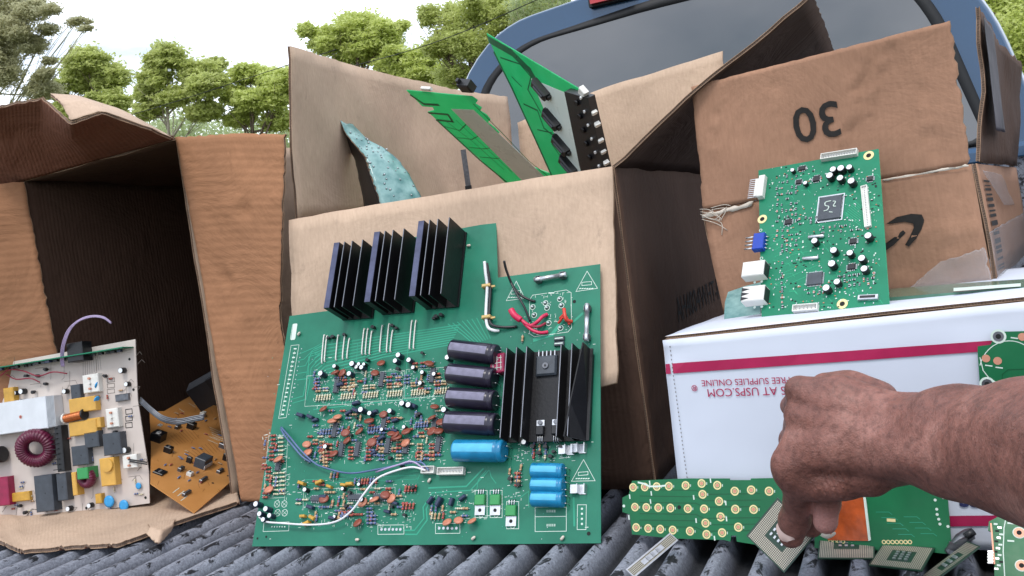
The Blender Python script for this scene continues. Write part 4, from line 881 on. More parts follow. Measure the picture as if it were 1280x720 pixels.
# wires
def cable(pts, r, mat, name='wire', parent=None, fr=None, n=7, sub=7):
    fr = fr or F; P = [(*fr.p(x, y, h), h) for x, y, h in pts]; mb = MB(); mb.tube(P, r, mat, n, sub); return mb.build(name, parent or main)
cable([(605.6, 327, .014), (607, 342, .012), (609, 357, .008), (608, 378, .006), (607.5, 396, .006), (610, 409, .006), (617, 413, .005), (624, 413.5, .001)], .0020, 'wire_white')
cable([(608.5, 329, .012), (611, 345, .009), (613, 360, .006), (612, 380, .005), (611.5, 397, .005), (615, 406, .006), (628, 409, .005), (646, 408.5, .001)], .0019, 'wire_black')
for x, y in ((609.5, 358.5), (609.5, 397.5)):
    mb = MB(); mb.box((0, 0, .006), (.0115, .0042, .009), 'tie', bev=.001); mb.box((.008, -.0015, .006), (.006, .0022, .0015), 'tie'); inst(mb.mesh('cable_tie'), 'cable_tie', main, (*F.p(x, y, .004), 0), .05)
cable([(630, 326, .030), (633, 338, .022), (640.6, 356.7, .010), (650, 368, .006), (660, 374, .004), (669, 377, .001)], .0016, 'wire_black')
cable([(638, 352, .012), (645, 366, .012), (655, 383, .010), (663, 402, .004)], .0014, 'wire_black')
cable([(638.6, 387, .016), (643, 394, .015), (651, 400, .012)], .0040, 'shrink_red', 'heat_shrink', n=9)
cable([(648, 397, .012), (658, 405, .010), (664, 407, .008), (672, 402, .008), (678, 396, .006), (684, 393, .002)], .0023, 'shrink_red')
cable([(655, 404, .010), (664, 412, .008), (675, 416, .006), (685, 415, .002)], .0021, 'shrink_red')
cable([(664, 408, .008), (674, 408, .007), (682, 404, .002)], .0016, 'wire_red')
cable([(705, 386, .008), (706, 394, .010), (708, 400, .008), (715, 402, .002)], .0022, 'shrink_orange'); cable([(700, 398, .004), (706, 394, .009), (712, 406, .003)], .0017, 'shrink_orange'); cable([(698, 404, .004), (704, 396, .008)], .0016, 'shrink_orange')
cable([(351, 536, .002), (357, 546, .008), (366, 557, .010), (378, 571, .010), (389, 578, .006)], .0013, 'wire_blue'); cable([(351.5, 534, .002), (362, 546, .010), (376, 563, .010), (391, 577, .008), (404, 584, .008), (436, 591.5, .008), (470, 587, .008), (505, 580, .008), (526, 578, .007), (536, 588, .006)], .0012, 'wire_blue')
cable([(324, 646, .003), (332, 652, .006), (352, 654, .008), (390, 656, .009), (420, 652, .010), (440, 638, .012), (456, 616, .014), (472, 598, .012), (496, 588, .010), (516, 584, .008), (532, 588, .006)], .0013, 'wire_white')
cable([(470, 590, .006), (498, 581, .012), (515, 577, .010), (530, 586, .006)], .0011, 'wire_lilac')
for k, (x, y, w_) in enumerate(((538, 588.5, .017), (566, 590, .034))):
    inst(m_conn(w_, .0085, .0075, 3 if k == 0 else 8), 'connector', main, (*F.p(x, y), .0004), rad(-1))
# standing jumper bars below the small heat sinks
jm = {}
for (x, y0, y1) in ((405.5, 420, 454), (409, 421, 452), (423, 420, 450), (431.5, 420, 449), (437, 424, 448), (455.5, 412, 443), (460, 412, 443), (465, 415, 443), (478, 408, 440), (486.5, 406, 440), (491, 414, 440), (515, 402, 436), (520, 402, 436)):
    a, b = F.p(x+1, y0), F.p(x-2, y1); L = math.dist(a, b); mb = MB(); mb.tube([(-L/2, 0, 0), (-L/2+.0006, 0, .0028), (0, 0, .0034), (L/2-.0006, 0, .0028), (L/2, 0, 0)], .0009, 'white_plastic', 6, 4)
    inst(mb.mesh('jumper_wire'), 'jumper_wire', main, ((a[0]+b[0])/2, (a[1]+b[1])/2, 0), math.atan2(b[1]-a[1], b[0]-a[0]))
def putd(me, x, y):
    p = F.p(x, y, .005); k = random.uniform(1.0, 1.25); inst(me, 'ceramic_capacitor', main, (p[0], p[1]-.002, .0018), R=(rad(random.uniform(35, 70)), 0, random.uniform(-.6, .6)), scale=(k, k, k))
# discs, small electrolytics, chips, films, transistors
for x, y in ((420, 460), (478, 447), (472, 460), (540, 449), (435, 533), (432, 544), (448, 533), (481, 510), (492, 536), (498, 540), (509, 532), (546, 503), (554, 520), (551, 531), (408, 615), (446, 646), (493, 538), (404, 505)):
    putd(D_BR, x, y)
for x, y in ((387, 549), (385, 557), (349, 567), (338, 604), (454, 618), (469, 618), (487, 614), (559, 645), (576, 643), (590, 645), (424, 515), (418, 520), (505, 545)):
    putd(D_TAN, x, y)
for x, y in ((402, 466), (437, 466), (441, 454), (452, 458), (494, 450), (498, 443), (511, 449), (559, 446), (503, 503), (511, 505), (555, 511), (487, 512), (452, 511), (322, 628), (326, 640), (334, 634), (330, 647), (338, 642), (462, 515), (654, 551), (632, 462)):
    put(EC, 'electrolytic_capacitor', x+5, y+4, 0, random.uniform(.9, 1.12), parent=main)
for x, y in ((422, 483), (478.5, 475), (542, 470), (420, 538), (428, 562), (448, 562), (387.5, 568), (486, 558), (481, 530), (509, 558), (544.5, 532), (549, 556), (349.6, 580)):
    put(DIP, 'chip', x, y, rad(-5), parent=main)
for x, y in ((399, 624), (445, 622), (477, 622)): put(DIPH, 'chip', x, y, rad(88), parent=main)
for x, y in ((414, 609), (381, 646), (393, 648), (386, 655), (432, 607), (440, 606), (380, 605), (402, 604)): put(FY, 'film_capacitor', x, y, random.uniform(-.5, .5), random.uniform(.9, 1.2), parent=main)
for x, y, r in ((378, 520, -.3), (390, 522, -.4), (396, 526, .2), (438, 517, .5), (447, 514, -.4), (540, 626, .9), (551, 628, 1.1), (566, 628, 1.3), (580, 623, .6), (470, 516, .3), (518, 508, -.4), (447, 505, .2)): put(FN, 'film_capacitor', x, y, r, random.uniform(.9, 1.25), parent=main)
for x, y in ((413, 424), (419, 423), (433, 420), (469, 411), (493, 409), (498, 412), (548, 398), (554, 396), (545, 400), (530, 443), (462, 452), (514, 453), (508, 645), (500, 463), (441, 545), (560, 462), (505, 583), (640, 600), (650, 607), (668, 560), (676, 568), (684, 560), (694, 566), (703, 560), (690, 572)):
    put(TO92, 'transistor', x, y, random.uniform(-.4, .4), random.uniform(.9, 1.2), parent=main)
rq = random.Random(17)
for k in range(46):
    x, y = rq.choice(((392, 560, 516, 578), (398, 560, 462, 500), (378, 500, 604, 650)))[0:1][0], 0
    bx_ = rq.choice(((392, 516, 560, 578), (398, 456, 560, 482), (378, 604, 520, 652))); x, y = rq.uniform(bx_[0], bx_[2]), rq.uniform(bx_[1], bx_[3])
    me_, nm_ = rq.choice(((TO92, 'transistor'), (FN, 'film_capacitor'), (ECS, 'electrolytic_capacitor'), (TO92, 'transistor'), (D_BR, 'ceramic_capacitor')))
    if nm_ == 'ceramic_capacitor': putd(me_, x, y)
    else: put(me_, nm_, x, y, rq.uniform(-.5, .5), rq.uniform(.8, 1.1), parent=main)
# resistors: first hundred as parts, the rest one mass
RL = []
def rrow(x0, y0, nx, ny, dx, dy, vert, mats, skew=0.):
    for j in range(ny):
        for i in range(nx): RL.append((x0+i*dx+j*skew, y0+j*dy-i*dx*.08, (math.pi/2-.09 if vert else -.02)+random.uniform(-.05, .05), random.choice(mats)))
VR = [RT, RR, RB]
rrow(404, 553, 1, 6, 0, 4.6, False, [RT, RR]); rrow(408, 574, 1, 3, 0, 4.5, False, [RT]); rrow(466, 563, 3, 1, 14, 0, False, [RB, RT])
rrow(402, 541, 5, 1, 3.6, 0, True, [RB]); rrow(462, 538, 5, 1, 3.6, 0, True, [RB]); rrow(521, 532, 5, 1, 3.6, 0, True, [RB])
for x in (408, 413.5, 462, 478, 526, 541):
    rrow(x, 556, 1, 5, 0, 4.7, False, [RT, RR] if x not in (478,) else [RB, RT])
rrow(343, 545, 1, 3, 0, 5, False, [RR]); rrow(341, 560, 1, 4, 0, 5, False, [RR]); rrow(337, 585, 1, 4, 0, 5, False, [RR]); rrow(333, 612, 1, 3, 0, 5, False, [RR, RB])
rrow(450, 603, 7, 1, 3.6, 0, True, [RB, RR]); rrow(508, 612, 4, 1, 4.2, 0, True, [RR]); rrow(505, 634, 4, 1, 4.2, 0, True, [RR]); rrow(463, 636, 1, 5, 0, 4.6, False, [RB]); rrow(425, 644, 4, 1, 3.8, 0, True, VR)
rrow(468, 645, 1, 3, 0, 4.6, False, [RB]); rrow(455, 612, 1, 1, 0, 0, False, VR); rrow(648, 592, 1, 4, 0, 5, False, VR); rrow(638, 590, 1, 1, 0, 0, True, [RT]); rrow(652, 585, 1, 1, 0, 0, True, [RT]); rrow(654, 424, 1, 1, 0, 0, True, [RT])
rrow(430, 636, 2, 3, 9, 4.5, False, VR); rrow(545, 646, 3, 1, 5, 0, True, VR); rrow(488, 472, 3, 3, 11, 4.5, False, [RR, RB]); rrow(432, 476, 2, 3, 10, 4.5, False, [RR, RT]); rrow(398, 474, 1, 4, 0, 4.2, False, [RB]); rrow(520, 455, 3, 2, 10, 4.5, False, VR)
rrow(440, 560, 1, 4, 0, 4.6, False, [RR]); rrow(500, 556, 1, 4, 0, 4.6, False, VR); rrow(415, 595, 3, 1, 4, 0, True, VR)
rrow(346, 592, 2, 6, 8, 5.2, False, [RC_]); rrow(352, 548, 1, 6, 0, 5.2, False, [RC_])
for x0 in (397, 428, 456, 486, 516, 545):
    rrow(x0, 498-(x0-397)*.055, 6, 1, 3.3, 0, True, [RC_]); rrow(x0+2, 486-(x0-397)*.055, 2, 2, 9, 3.6, False, [RC_, RT])
for x0, y0, x1, y1, cnt in ((388, 514, 560, 580, 95), (395, 468, 560, 500, 45), (375, 602, 520, 656, 55), (332, 545, 362, 620, 18), (640, 590, 660, 612, 5), (668, 556, 712, 578, 12), (540, 636, 596, 654, 10)):
    for k in range(cnt):
        i, j = random.randrange(int((x1-x0)/7)), random.randrange(int((y1-y0)/4.6)); v_ = (i//3+j//4) % 3 == 0
        RL.append((x0+i*7+random.uniform(-1, 1), y0+j*4.6, (math.pi/2-.09 if v_ else -.02), random.choice([RT, RR, RB, RB, RC_])))
RL = RL[:1000]
for (x, y, r, me) in RL[:96]: put(me, 'resistor', x, y, r, parent=main)
mb = MB()
for (x, y, r, me) in RL[96:]:
    c_, s_ = math.cos(r), math.sin(r); o_ = F.p(x, y); b = len(mb.v)
    for v in me.vertices: mb.v.append((o_[0]+v.co.x*c_-v.co.y*s_, o_[1]+v.co.x*s_+v.co.y*c_, v.co.z))
    mn = [m.name for m in me.materials]
    for p in me.polygons: mb.face([b+i for i in p.vertices], mn[p.material_index], None, p.use_smooth)
mb.build('resistor', main, kind='stuff')
# little glue blobs and sockets
for x, y, r in ((587, 308, 0), (448, 675, 0), (593, 673, .6), (704, 673, .8), (538, 601, .9), (375, 418, .8)):
    mb = MB(); mb.cyl((-.003, 0, .002), (.003, 0, .0035), .002, 'liner_pale', 8, prof=[(0, .0006), (.2, .0018), (.8, .0016), (1, .0005)]); inst(mb.mesh('plastic_standoff'), 'plastic_standoff', main, (*F.p(x, y), 0), r)
for k, (x, y) in enumerate(((666, 384), (682, 379), (700, 374), (668, 394), (684, 385), (702, 382), (669, 414), (686, 404), (701, 410))):
    mb = MB(); mb.disc((0, 0), .0036, .0003, 'silk', 12, .0029); mb.cyl((0, 0, 0), (0, 0, .003), .0018, 'solder', 8, prof=[(0, .0024), (1, .001)]); inst(mb.mesh('terminal'), 'terminal', main, (*F.p(x, y), .0002), 0)
mb = MB()
for k in range(2): mb.box((0, k*-.0065, .002), (.0125, .0052, .0035), 'plastic_grey', bev=.0006); mb.box((0, k*-.0065, .004), (.010, .0012, .0005), 'silk')
inst(mb.mesh('jumper_block'), 'jumper_block', main, (*F.p(700, 424), 0), 0)
# ============ small green board on the white box, leaning on the brown box
A = onz(952, 400, .2125); B = onz(1112, 386, .2155)
tl = ony(948, 213, 1.155); up = tl-A
F2 = Frame(A, B-A, up)
sb = empty('circuit_board', F2.M, 'green circuit board with white-topped capacitors propped against the brown box', 'circuit board')
def art2(mb):
    H = .0001; rg_ = random.Random(2); ln = lambda pts, w_=.0006, m='pcb_small_trace': mb.lines(F2.P(pts), w_, H, m)
    for k in range(9): ln([(1056+k*1.5, 268-k*2.2), (1076, 282-k*3)], .0004)
    for k in range(10): ln([(960+k*3, 300+k*7), (975+k*4, 290+k*7), (1000+k*3, 290+k*6)], .0004)
    for k in range(60):
        x, y = rg_.uniform(958, 1092), rg_.uniform(215, 385); dx = rg_.uniform(3, 14); ln([(x, y), (x+dx, y-dx*.12), (x+dx+3, y+3)], .0004)
    for k in range(120):
        x, y = rg_.uniform(955, 1098), rg_.uniform(210, 388); mb.disc(F2.p(x, y), .0004, H+.0001, 'silk', 6)
    for x, y in ((1086, 194.5), (953, 274), (1053, 380)):
        mb.disc(F2.p(x, y), .0057, H+.0002, 'gold_pale', 18); mb.disc(F2.p(x, y), .0027, H+.0004, 'mask_hole', 14)
    for x, y in ((951, 288), (952, 323)): mb.disc(F2.p(x, y), .002, H+.0002, 'silk', 10, .0013)
plate(F2, F2.P([(948, 213), (1098, 186), (1112, 385.5), (952, 400)]), .0016, 'pcb_small', 'board', sb, art2, 'pcb_small_trace')
p2 = lambda me, name, x, y, rot=0., s=1., h=0.: put(me, name, x, y, rot, s, parent=sb, fr=F2, h=h)
S2 = 1000*abs(F2.p(1098, 186)[0]-F2.p(948, 213)[0])/152/1000   # metres per pixel
ec2 = m_ecap(.0040, .0085, 'plastic_black')
for x, y in ((1042, 214), (1052, 213), (1062, 211), (1038, 222), (1051, 225), (1065, 229), (1086, 297), (1019, 303), (1043, 315), (1063, 318), (1041, 332), (1078, 325), (1081, 338), (1047, 354), (1034, 362)): p2(ec2, 'electrolytic_capacitor', x+2.5, y+2.5, 0, random.uniform(.9, 1.1))
for x, y in ((993, 216), (1009, 232)): p2(m_ecap(.0026, .006, 'plastic_black'), 'electrolytic_capacitor', x, y)
big = m_qfp(27*S2, 32*S2, 'plastic_grey', 16); o = p2(big, 'chip', 1038, 260.5, rad(-1)); mb = MB()
for P in (((.001, .008), (-.005, .007), (-.005, .003), (-.001, .001), (-.002, -.003), (-.006, -.004)), ((.003, .007), (.006, .006), (.004, .001), (.007, .000)), ((.000, -.006), (.004, -.007))): mb.tube([(a, b, .0004) for a, b in P], .0006, 'silk', 5, 4)
q = mb.build('chalk_mark', o); q.location = (0, 0, .0022)
mb = MB(); mb.lines([(-15.5*S2, -18*S2), (15.5*S2, -18*S2), (15.5*S2, 18*S2), (-15.5*S2, 18*S2)], .0012, .0007, 'tin', True); q = mb.build('shield_frame', o)
p2(m_qfp(18*S2, 16*S2, 'plastic_grey', 10), 'chip', 1019, 349)
for x, y, w_, h in ((1003, 211, 9, 6), (999, 228, 7, 6), (1021, 224, 8, 8), (986, 278, 9, 7), (1067, 302, 8, 7), (1065, 334, 9, 7), (1088, 224, 7, 6)): p2(m_qfp(w_*S2, h*S2, 'plastic_black', 4), 'chip', x, y)
mb = MB(); L = 20*S2; mb.cyl((-L/2, 0, .0022), (L/2, 0, .0022), .0020, 'tin', 14, prof=[(0, .0008), (.06, .002), (.94, .002), (1, .0008)]); cr = mb.mesh('crystal')
p2(cr, 'crystal', 1021, 297, rad(-4)); p2(cr, 'crystal', 1014, 324, rad(-4))
def conn2(x0, y0, x1, y1, d, h, n, mat='white_plastic', name='connector'):
    a, b = F2.p(x0, y0), F2.p(x1, y1); o = inst(m_conn(math.dist(a, b), d, h, n, mat), name, sb, ((a[0]+b[0])/2, (a[1]+b[1])/2, 0), math.atan2(b[1]-a[1], b[0]-a[0])); return o
conn2(1028, 199, 1073, 192, .0075, .006, 13); conn2(1081, 234, 1086, 285, .0065, .004, 16); conn2(993, 388, 1024, 385.5, .0075, .006, 6); 
mb = MB(); mb.box((0, 0, .0022), (22*S2, 6*S2, .004), 'tin', bev=.0006); mb.box((0, 0, .0043), (17*S2, 3*S2, .0004), 'plastic_black'); p2(mb.mesh('switch'), 'switch', 1086, 373, rad(-3))
# side connector with pins, blue header, two white sockets
mb = MB(); mb.box((0, 0, .004), (8*S2, 32*S2, .0075), 'white_plastic', bev=.0008); 
for k in range(10): mb.box((-10*S2, (k-4.5)*3*S2, .004), (15*S2, .0008, .0008), 'tin'); 
mb.box((-4*S2, 0, .0035), (10*S2, 26*S2, .004), 'white_plastic'); p2(mb.mesh('pin_connector'), 'pin_connector', 954, 236)
mb = MB(); mb.box((0, 0, .004), (14*S2, 23*S2, .0075), 'blue_plastic', bev=.0008)
for k in range(4):
    y = (k-1.5)*5.3*S2; mb.cyl((-7*S2, y, .005), (-18*S2, y, .005), .0009, 'tin', 6); mb.cyl((7*S2, y, .003), (10*S2, y, .0005), .0006, 'tin', 5)
p2(mb.mesh('pin_header'), 'pin_header', 951, 305)
for y in (342, 373):
    mb = MB(); mb.box((0, 0, .0065), (28*S2, 20*S2, .013), 'white_plastic', bev=.001); mb.box((14.3*S2, 0, .0055), (1*S2, 17*S2, .011), 'plastic_black')
    if y > 360:
        for k in range(3): mb.prism([(-14.2*S2, (k*6-9)*S2), (-4*S2, (k*6-6.5)*S2), (-14.2*S2, (k*6-4)*S2)], .0131, .0134, 'plastic_black')
    for k in (0, 1): mb.disc(((k*9-2)*S2, -12*S2), .0016, .0006, 'silk', 9)
    p2(mb.mesh('socket'), 'socket', 947, y)
rg_ = random.Random(5)
cl = [(972+6*i, 222+7*j) for i in range(5) for j in range(9)]+[(972+6*i, 290+6*j) for i in range(5) for j in range(5)]+[(1000+7*i, 276+6*j) for i in range(4) for j in range(2)]
cl += [(978, 330+6*j) for j in range(10)]+[(1030+7*i, 290+6*j) for i in range(9) for j in range(2)]+[(1050+6*i, 352+6*j) for i in range(8) for j in range(3)]+[(1012+6*i, 370+6*j) for i in range(5) for j in range(1)]
rg_.shuffle(cl)
for k, (x, y) in enumerate(cl[:98]): p2(SMD if k % 4 else SMDC, 'chip_resistor', x+rg_.uniform(-1, 1), y+rg_.uniform(-1, 1)-(x-972)*.08, rg_.choice((0, math.pi/2)), rg_.uniform(1.1, 1.6))
mb = MB()
for k in range(430):
    x, y = rg_.uniform(962, 1100), rg_.uniform(208, 390)
    if abs(x-1038) < 18 and abs(y-260) < 22: continue
    a_ = F2.p(x, y); w_, d_, m_ = rg_.choice(((.0018, .0010, 'plastic_black'), (.0010, .0018, 'silk'), (.0014, .0009, 'ceramic_tan'), (.0009, .0016, 'solder'), (.0016, .0009, 'silk'))); mb.box((a_[0], a_[1], .0004), (w_, d_, .0008), m_)
mb.build('chip_resistor', sb, kind='stuff')
# clear bluish sliver of board behind it, lying half over the lid's edge
def flatboard(name, label, pts, mat, th=.0016, cat='circuit board', extra=None, bend=None, root=None, side=None):
    """free plate through 3 points (origin, x-end, up) with px outline"""
# ============ generic leaning boards from pixel corners
def px_board(o, ue, ve, outline, th, mat, label, art=None, side=None, cat='circuit board', name='circuit_board', group=None):
    fr = Frame(o, ue-o, ve-o); root = empty(name, fr.M, label, cat, group); plate(fr, fr.P(outline), th, mat, 'board', root, (lambda mb: art(mb, fr)) if art else None, side); return fr, root
def ringpads(mb, fr, P, r=.0044, H=.0001):
    for x, y in P:
        c = fr.p(x, y); mb.disc(c, r, H, 'gold_pale', 20); mb.disc(c, r*.66, H+.0001, 'pcb_keypad', 16, r*.52); mb.disc(c, r*.42, H+.0002, 'copper_pink', 14); mb.lines([(c[0]+r*1.25, c[1]+.001), (c[0]+r*1.25, c[1]-.001)], .0007, H, 'silk')
kp = [(110, 150), (185, 148), (262, 145), (340, 143), (448, 138), (551, 125), (652, 137), (764, 175), (870, 167), (985, 175), (122, 277), (195, 279), (272, 281), (350, 283), (462, 287), (557, 195), (663, 240), (567, 289), (768, 291), (885, 292), (673, 340), (130, 408), (207, 414), (285, 419), (365, 425), (476, 432), (576, 380), (583, 453), (683, 442), (787, 406)]
kp = [(770+x/5.145, 580+y/5.145) for x, y in kp]
ko = onz(790, 668, .010); ke = ko+V(math.cos(rad(10)), -math.sin(rad(10)), 0); kt = ony(788, 603, ko[1]+.016)
def artk(mb, fr):
    ringpads(mb, fr, kp)
    for y in (0, 8, 16, 30, 38, 46): mb.lines(fr.P([(800, 612+y), (870, 613+y), (880, 618+y), (950, 617+y)]), .0009, .00008, 'pcb_keypad_line')
    for x, y in ((787, 620), (867, 621), (870, 650), (888, 600), (893, 672), (907, 628), (908, 648), (813, 626), (814, 616), (812, 603), (786, 646)): mb.lines(fr.P([(x, y-1.5), (x+.5, y+3)]), .0014, .0002, 'silk')
    mb.lines(fr.P([(798, 603), (806, 605), (812, 608), (822, 608), (832, 607)]), .0018, .00025, 'silk'); mb.disc(fr.p(849, 634), .002, .0003, 'mask_hole', 12); mb.disc(fr.p(780, 632.5), .0016, .0003, 'silk', 8)
px_board(ko, ke, kt, [(790, 668), (840, 673), (905, 675), (913, 677), (914, 669.5), (920, 669.5), (921, 677), (1000, 690), (1015, 640), (1012, 600), (966, 597.5), (939, 598), (938, 600), (912, 600), (912, 598), (868, 598), (858, 598), (790, 601), (786, 618), (778, 622), (778, 640), (787, 643)], .0014, 'pcb_keypad', 'green keypad board with three rows of gold rings standing against the white box', artk, 'pcb_keypad_line')
# green board with orange ribbon, right of the hand
do = onz(1020, 686, .002); de = do+V(math.cos(rad(10)), -math.sin(rad(10)), 0); dt = ony(1030, 590, do[1]+.014)
def artd(mb, fr):
    for x, y in ((1169, 625), (1171, 636.5), (1171.5, 643), (1173.5, 649), (1175, 655), (1185, 658), (1179, 622)): mb.disc(fr.p(x, y), .0013, .0002, 'silk', 9)
    for k in range(7): mb.disc(fr.p(1105+k*5.4, 677.5), .0020, .0002, 'gold_pale', 12, .0011)
    for k in range(4): mb.disc(fr.p(1038+k*5.3, 677), .0020, .0002, 'gold_pale', 12, .0011)
    mb.lines(fr.P([(1110, 650), (1118, 650.5)]), .0028, .0002, 'gold_pale')
    for k in range(9): x = 1095+k*7; mb.lines(fr.P([(x, 640+(k*7) % 29), (x+16, 640+(k*7) % 29), (x+20, 643+(k*7) % 29)]), .0005, .0001, 'pcb_trace')
frd, rtd = px_board(do, de, dt, [(1018, 685), (1100, 688), (1150, 689), (1190, 693), (1187, 650), (1183, 605), (1175, 585), (1020, 585)], .0014, 'pcb_keypad', 'green board with a patch of orange ribbon on it, right of the hand', artd, 'pcb_keypad_line')
mb = MB(); P = frd.P([(1035, 675), (1086, 676), (1080, 625), (1074, 590), (1035, 590)]); mb.prism(P, .0002, .0011, 'flex_orange'); mb.build('ribbon', rtd)
mb = MB(); P = frd.P([(1086, 676), (1089, 675), (1083, 625), (1076, 590), (1074, 590), (1080, 625)]); mb.prism(P, .0003, .0016, 'silk'); mb.build('connector', rtd)
# right edge: upper board (rests against the white box front), lower board
def arte(mb, fr):
    H = .0002; ln = lambda p, w_=.0007, m='silk', cl=False: mb.lines(fr.P(p), w_, H, m, cl)
    n = 22; ln([(1262+38*math.cos(a), 466+40*math.sin(a)) for a in np.linspace(-2.9, -.6, n)]); ln([(1225, 447), (1229, 463), (1236, 472), (1252, 482)])
    for x, y in ((1248, 420.5), (1234, 480)): mb.disc(fr.p(x, y), .0062, H, 'silk', 18); mb.disc(fr.p(x, y), .0044, H+.0002, 'steel_dark', 16); mb.disc(fr.p(x, y), .0022, H+.0004, 'mask_hole', 12)
    for x, y in ((1232.5, 448), (1247, 451), (1278, 421)): mb.disc(fr.p(x, y), .0034, H, 'copper_pink', 14)
    for x, y in ((1232, 456.5), (1245, 459), (1264, 422)): ln([(x, y), (x+8, y+1)], .0010)
    ln([(1253, 480), (1253, 468), (1260, 462), (1290, 461)], .0006, 'pcb_keypad_line')
eo = ony(1226, 496, .915); ee = eo+V(math.cos(rad(10)), -math.sin(rad(10)), 0); et = ony(1224, 432, .9175)
px_board(eo, ee, et, [(1226, 500), (1345, 498), (1345, 412), (1245, 415), (1241, 417), (1240, 427), (1238, 431), (1222, 433), (1222, 440), (1224, 470)], .0014, 'pcb_keypad', 'green board with a pale printed arc on the white box at the right edge', arte, 'pcb_keypad_line')
def artf(mb, fr):
    H = .0002; ln = lambda p, w_=.0008, m='silk', cl=False: mb.lines(fr.P(p), w_, H, m, cl)
    ln([(1256, 722), (1254, 690), (1255, 660), (1258, 645), (1268, 641), (1275, 642)])
    for x, y in ((1274, 666), (1277, 707)): mb.disc(fr.p(x, y), .0050, H, 'silk', 18); mb.disc(fr.p(x, y), .0042, H+.0002, 'copper_pink', 16); mb.disc(fr.p(x, y), .002, H+.0004, 'mask_hole', 12)
    for y in (651, 676, 654): ln([(1260, y), (1267, y+.5)], .0014)
    for k in range(14): ln([(1243+(k*5) % 8, 655+k*4.3), (1246+(k*5) % 8, 655.3+k*4.3)], .0016, ('silk', 'solder', 'mask_hole')[k % 3])
go = onz(1240, 726, .001); ge = go+V(.12, -.01, 0); gt = ony(1236, 655, go[1]+.03)
frg, rtg = px_board(go, ge, gt, [(1243, 735), (1370, 735), (1366, 640), (1280, 641), (1262, 640), (1251, 638), (1249, 645), (1236, 652), (1235, 663), (1240, 665), (1241, 690), (1243, 705)], .0014, 'pcb_keypad', 'green board standing in the lower right corner, pale line and rings on it', artf, 'pcb_keypad_line')
mb = MB()
for k in range(9): a = frg.p(1238+(k % 2)*.5, 690+k*1.8); mb.box((a[0], a[1], .001), (.004, .0009, .002), 'tin')
a = frg.p(1241, 680); mb.box((a[0], a[1], .0008), (.0012, .035, .0016), 'copper_pink'); mb.build('contact_strip', rtg)
# ============ boards sticking out of the middle box
def art_u(grey, combs):
    def f(mb, fr):
        mb.prism(fr.P(grey), .0001, .0004, 'pcb_backlit_grey')
        for P, w_ in combs: mb.lines(fr.P(P), w_, .0003, 'pcb_backlit_dark')
    return f
a1, a2 = ony(508, 115, 1.42), ony(590, 121, 1.37); L1 = 2*a1-ony(660, 232, 1.60)
cm = [([(514, 119), (530, 130), (548, 131)], .006), ([(536, 141), (560, 143), (566, 152), (548, 150)], .005), ([(546, 150), (600, 200), (640, 233), (670, 262)], .005), ([(556, 158), (575, 163), (586, 152)], .0018), ([(572, 172), (590, 174), (602, 168)], .0018), ([(586, 184), (604, 186), (618, 184)], .0018), ([(600, 196), (620, 198), (632, 197)], .0018), ([(556, 150), (590, 176), (630, 212)], .0014), ([(592, 130), (622, 160), (660, 200), (690, 224)], .0022), ([(570, 150), (600, 178), (640, 215)], .0012)]
comb = [(590, 121), (597, 126), (594, 130), (602, 135), (600, 139), (608, 144), (613, 150), (609, 153), (618, 160), (624, 166), (621, 170), (632, 177), (640, 185), (636, 188), (646, 194), (655, 201), (652, 205), (664, 208), (674, 212), (685, 216), (720, 248)]
fru, rtu = px_board(a1, a2, L1, [(508, 113)]+comb+[(680, 272), (640, 236), (600, 199), (535, 140), (543, 138), (541, 134), (528, 133)], .0016, 'pcb_backlit', 'narrow bright green board with a grey band slanting out of the middle box', art_u([(564, 136), (592, 137), (678, 218), (700, 240), (680, 255), (651, 224)], cm), 'pcb_backlit')
mb = MB(); c_ = fru.p(580, 113); mb.box((c_[0], c_[1], -.008), (.024, .018, .014), 'plastic_black', bev=.002); mb.box((c_[0]-.008, c_[1]+.01, -.008), (.005, .012, .006), 'plastic_black'); mb.build('connector', rtu)
mb = MB(); c_ = fru.p(532, 114); mb.box((c_[0], c_[1]+.001, -.004), (.022, .006, .005), 'white_plastic', bev=.001); mb.build('connector', rtu)
b1, b2, L2 = ony(609, 44, 1.36), ony(725, 113, 1.25), ony(609, 44, 1.36)*2-ony(690, 216, 1.42)
cm2 = [([(612, 50), (640, 66), (662, 88), (668, 98)], .012), ([(618, 66), (640, 110), (672, 180), (690, 220)], .005), ([(626, 72), (650, 80), (664, 96), (660, 112), (676, 140)], .0024), ([(655, 130), (672, 138), (680, 160), (700, 176)], .0026), ([(690, 180), (704, 200), (712, 216)], .002), ([(640, 96), (652, 108)], .002), ([(672, 162), (690, 166)], .002)]
frv, rtv = px_board(b1, b2, L2, [(608, 42), (725, 112), (742, 150), (760, 205), (775, 262), (712, 266), (690, 220), (650, 132), (620, 70)], .0016, 'pcb_backlit', 'tallest bright green board, with four dark parts and a black strip down its right edge', art_u([(664, 98), (712, 118), (742, 205), (720, 225), (690, 160)], cm2), 'pcb_backlit')
for (x, y) in ((679, 110), (692, 148), (704, 180), (713, 205)):
    mb = MB(); mb.box((0, 0, .0055), (.034, .013, .011), 'plastic_black', bev=.002); mb.box((.002, 0, .0115), (.022, .005, .002), 'plastic_grey', bev=.0005)
    for s in (-1, 1): mb.box((s*.0185, .0, .003), (.004, .008, .006), 'plastic_black', bev=.001)
    inst(mb.mesh('relay'), 'relay', rtv, (*frv.p(x, y), .0004), math.atan2(frv.p(x+12, y+14)[1]-frv.p(x, y)[1], frv.p(x+12, y+14)[0]-frv.p(x, y)[0]))
mb = MB(); P = frv.P([(714, 110), (744, 118), (764, 205), (780, 262), (752, 266), (733, 205)]); mb.prism(P, .0006, .012, 'plastic_black')
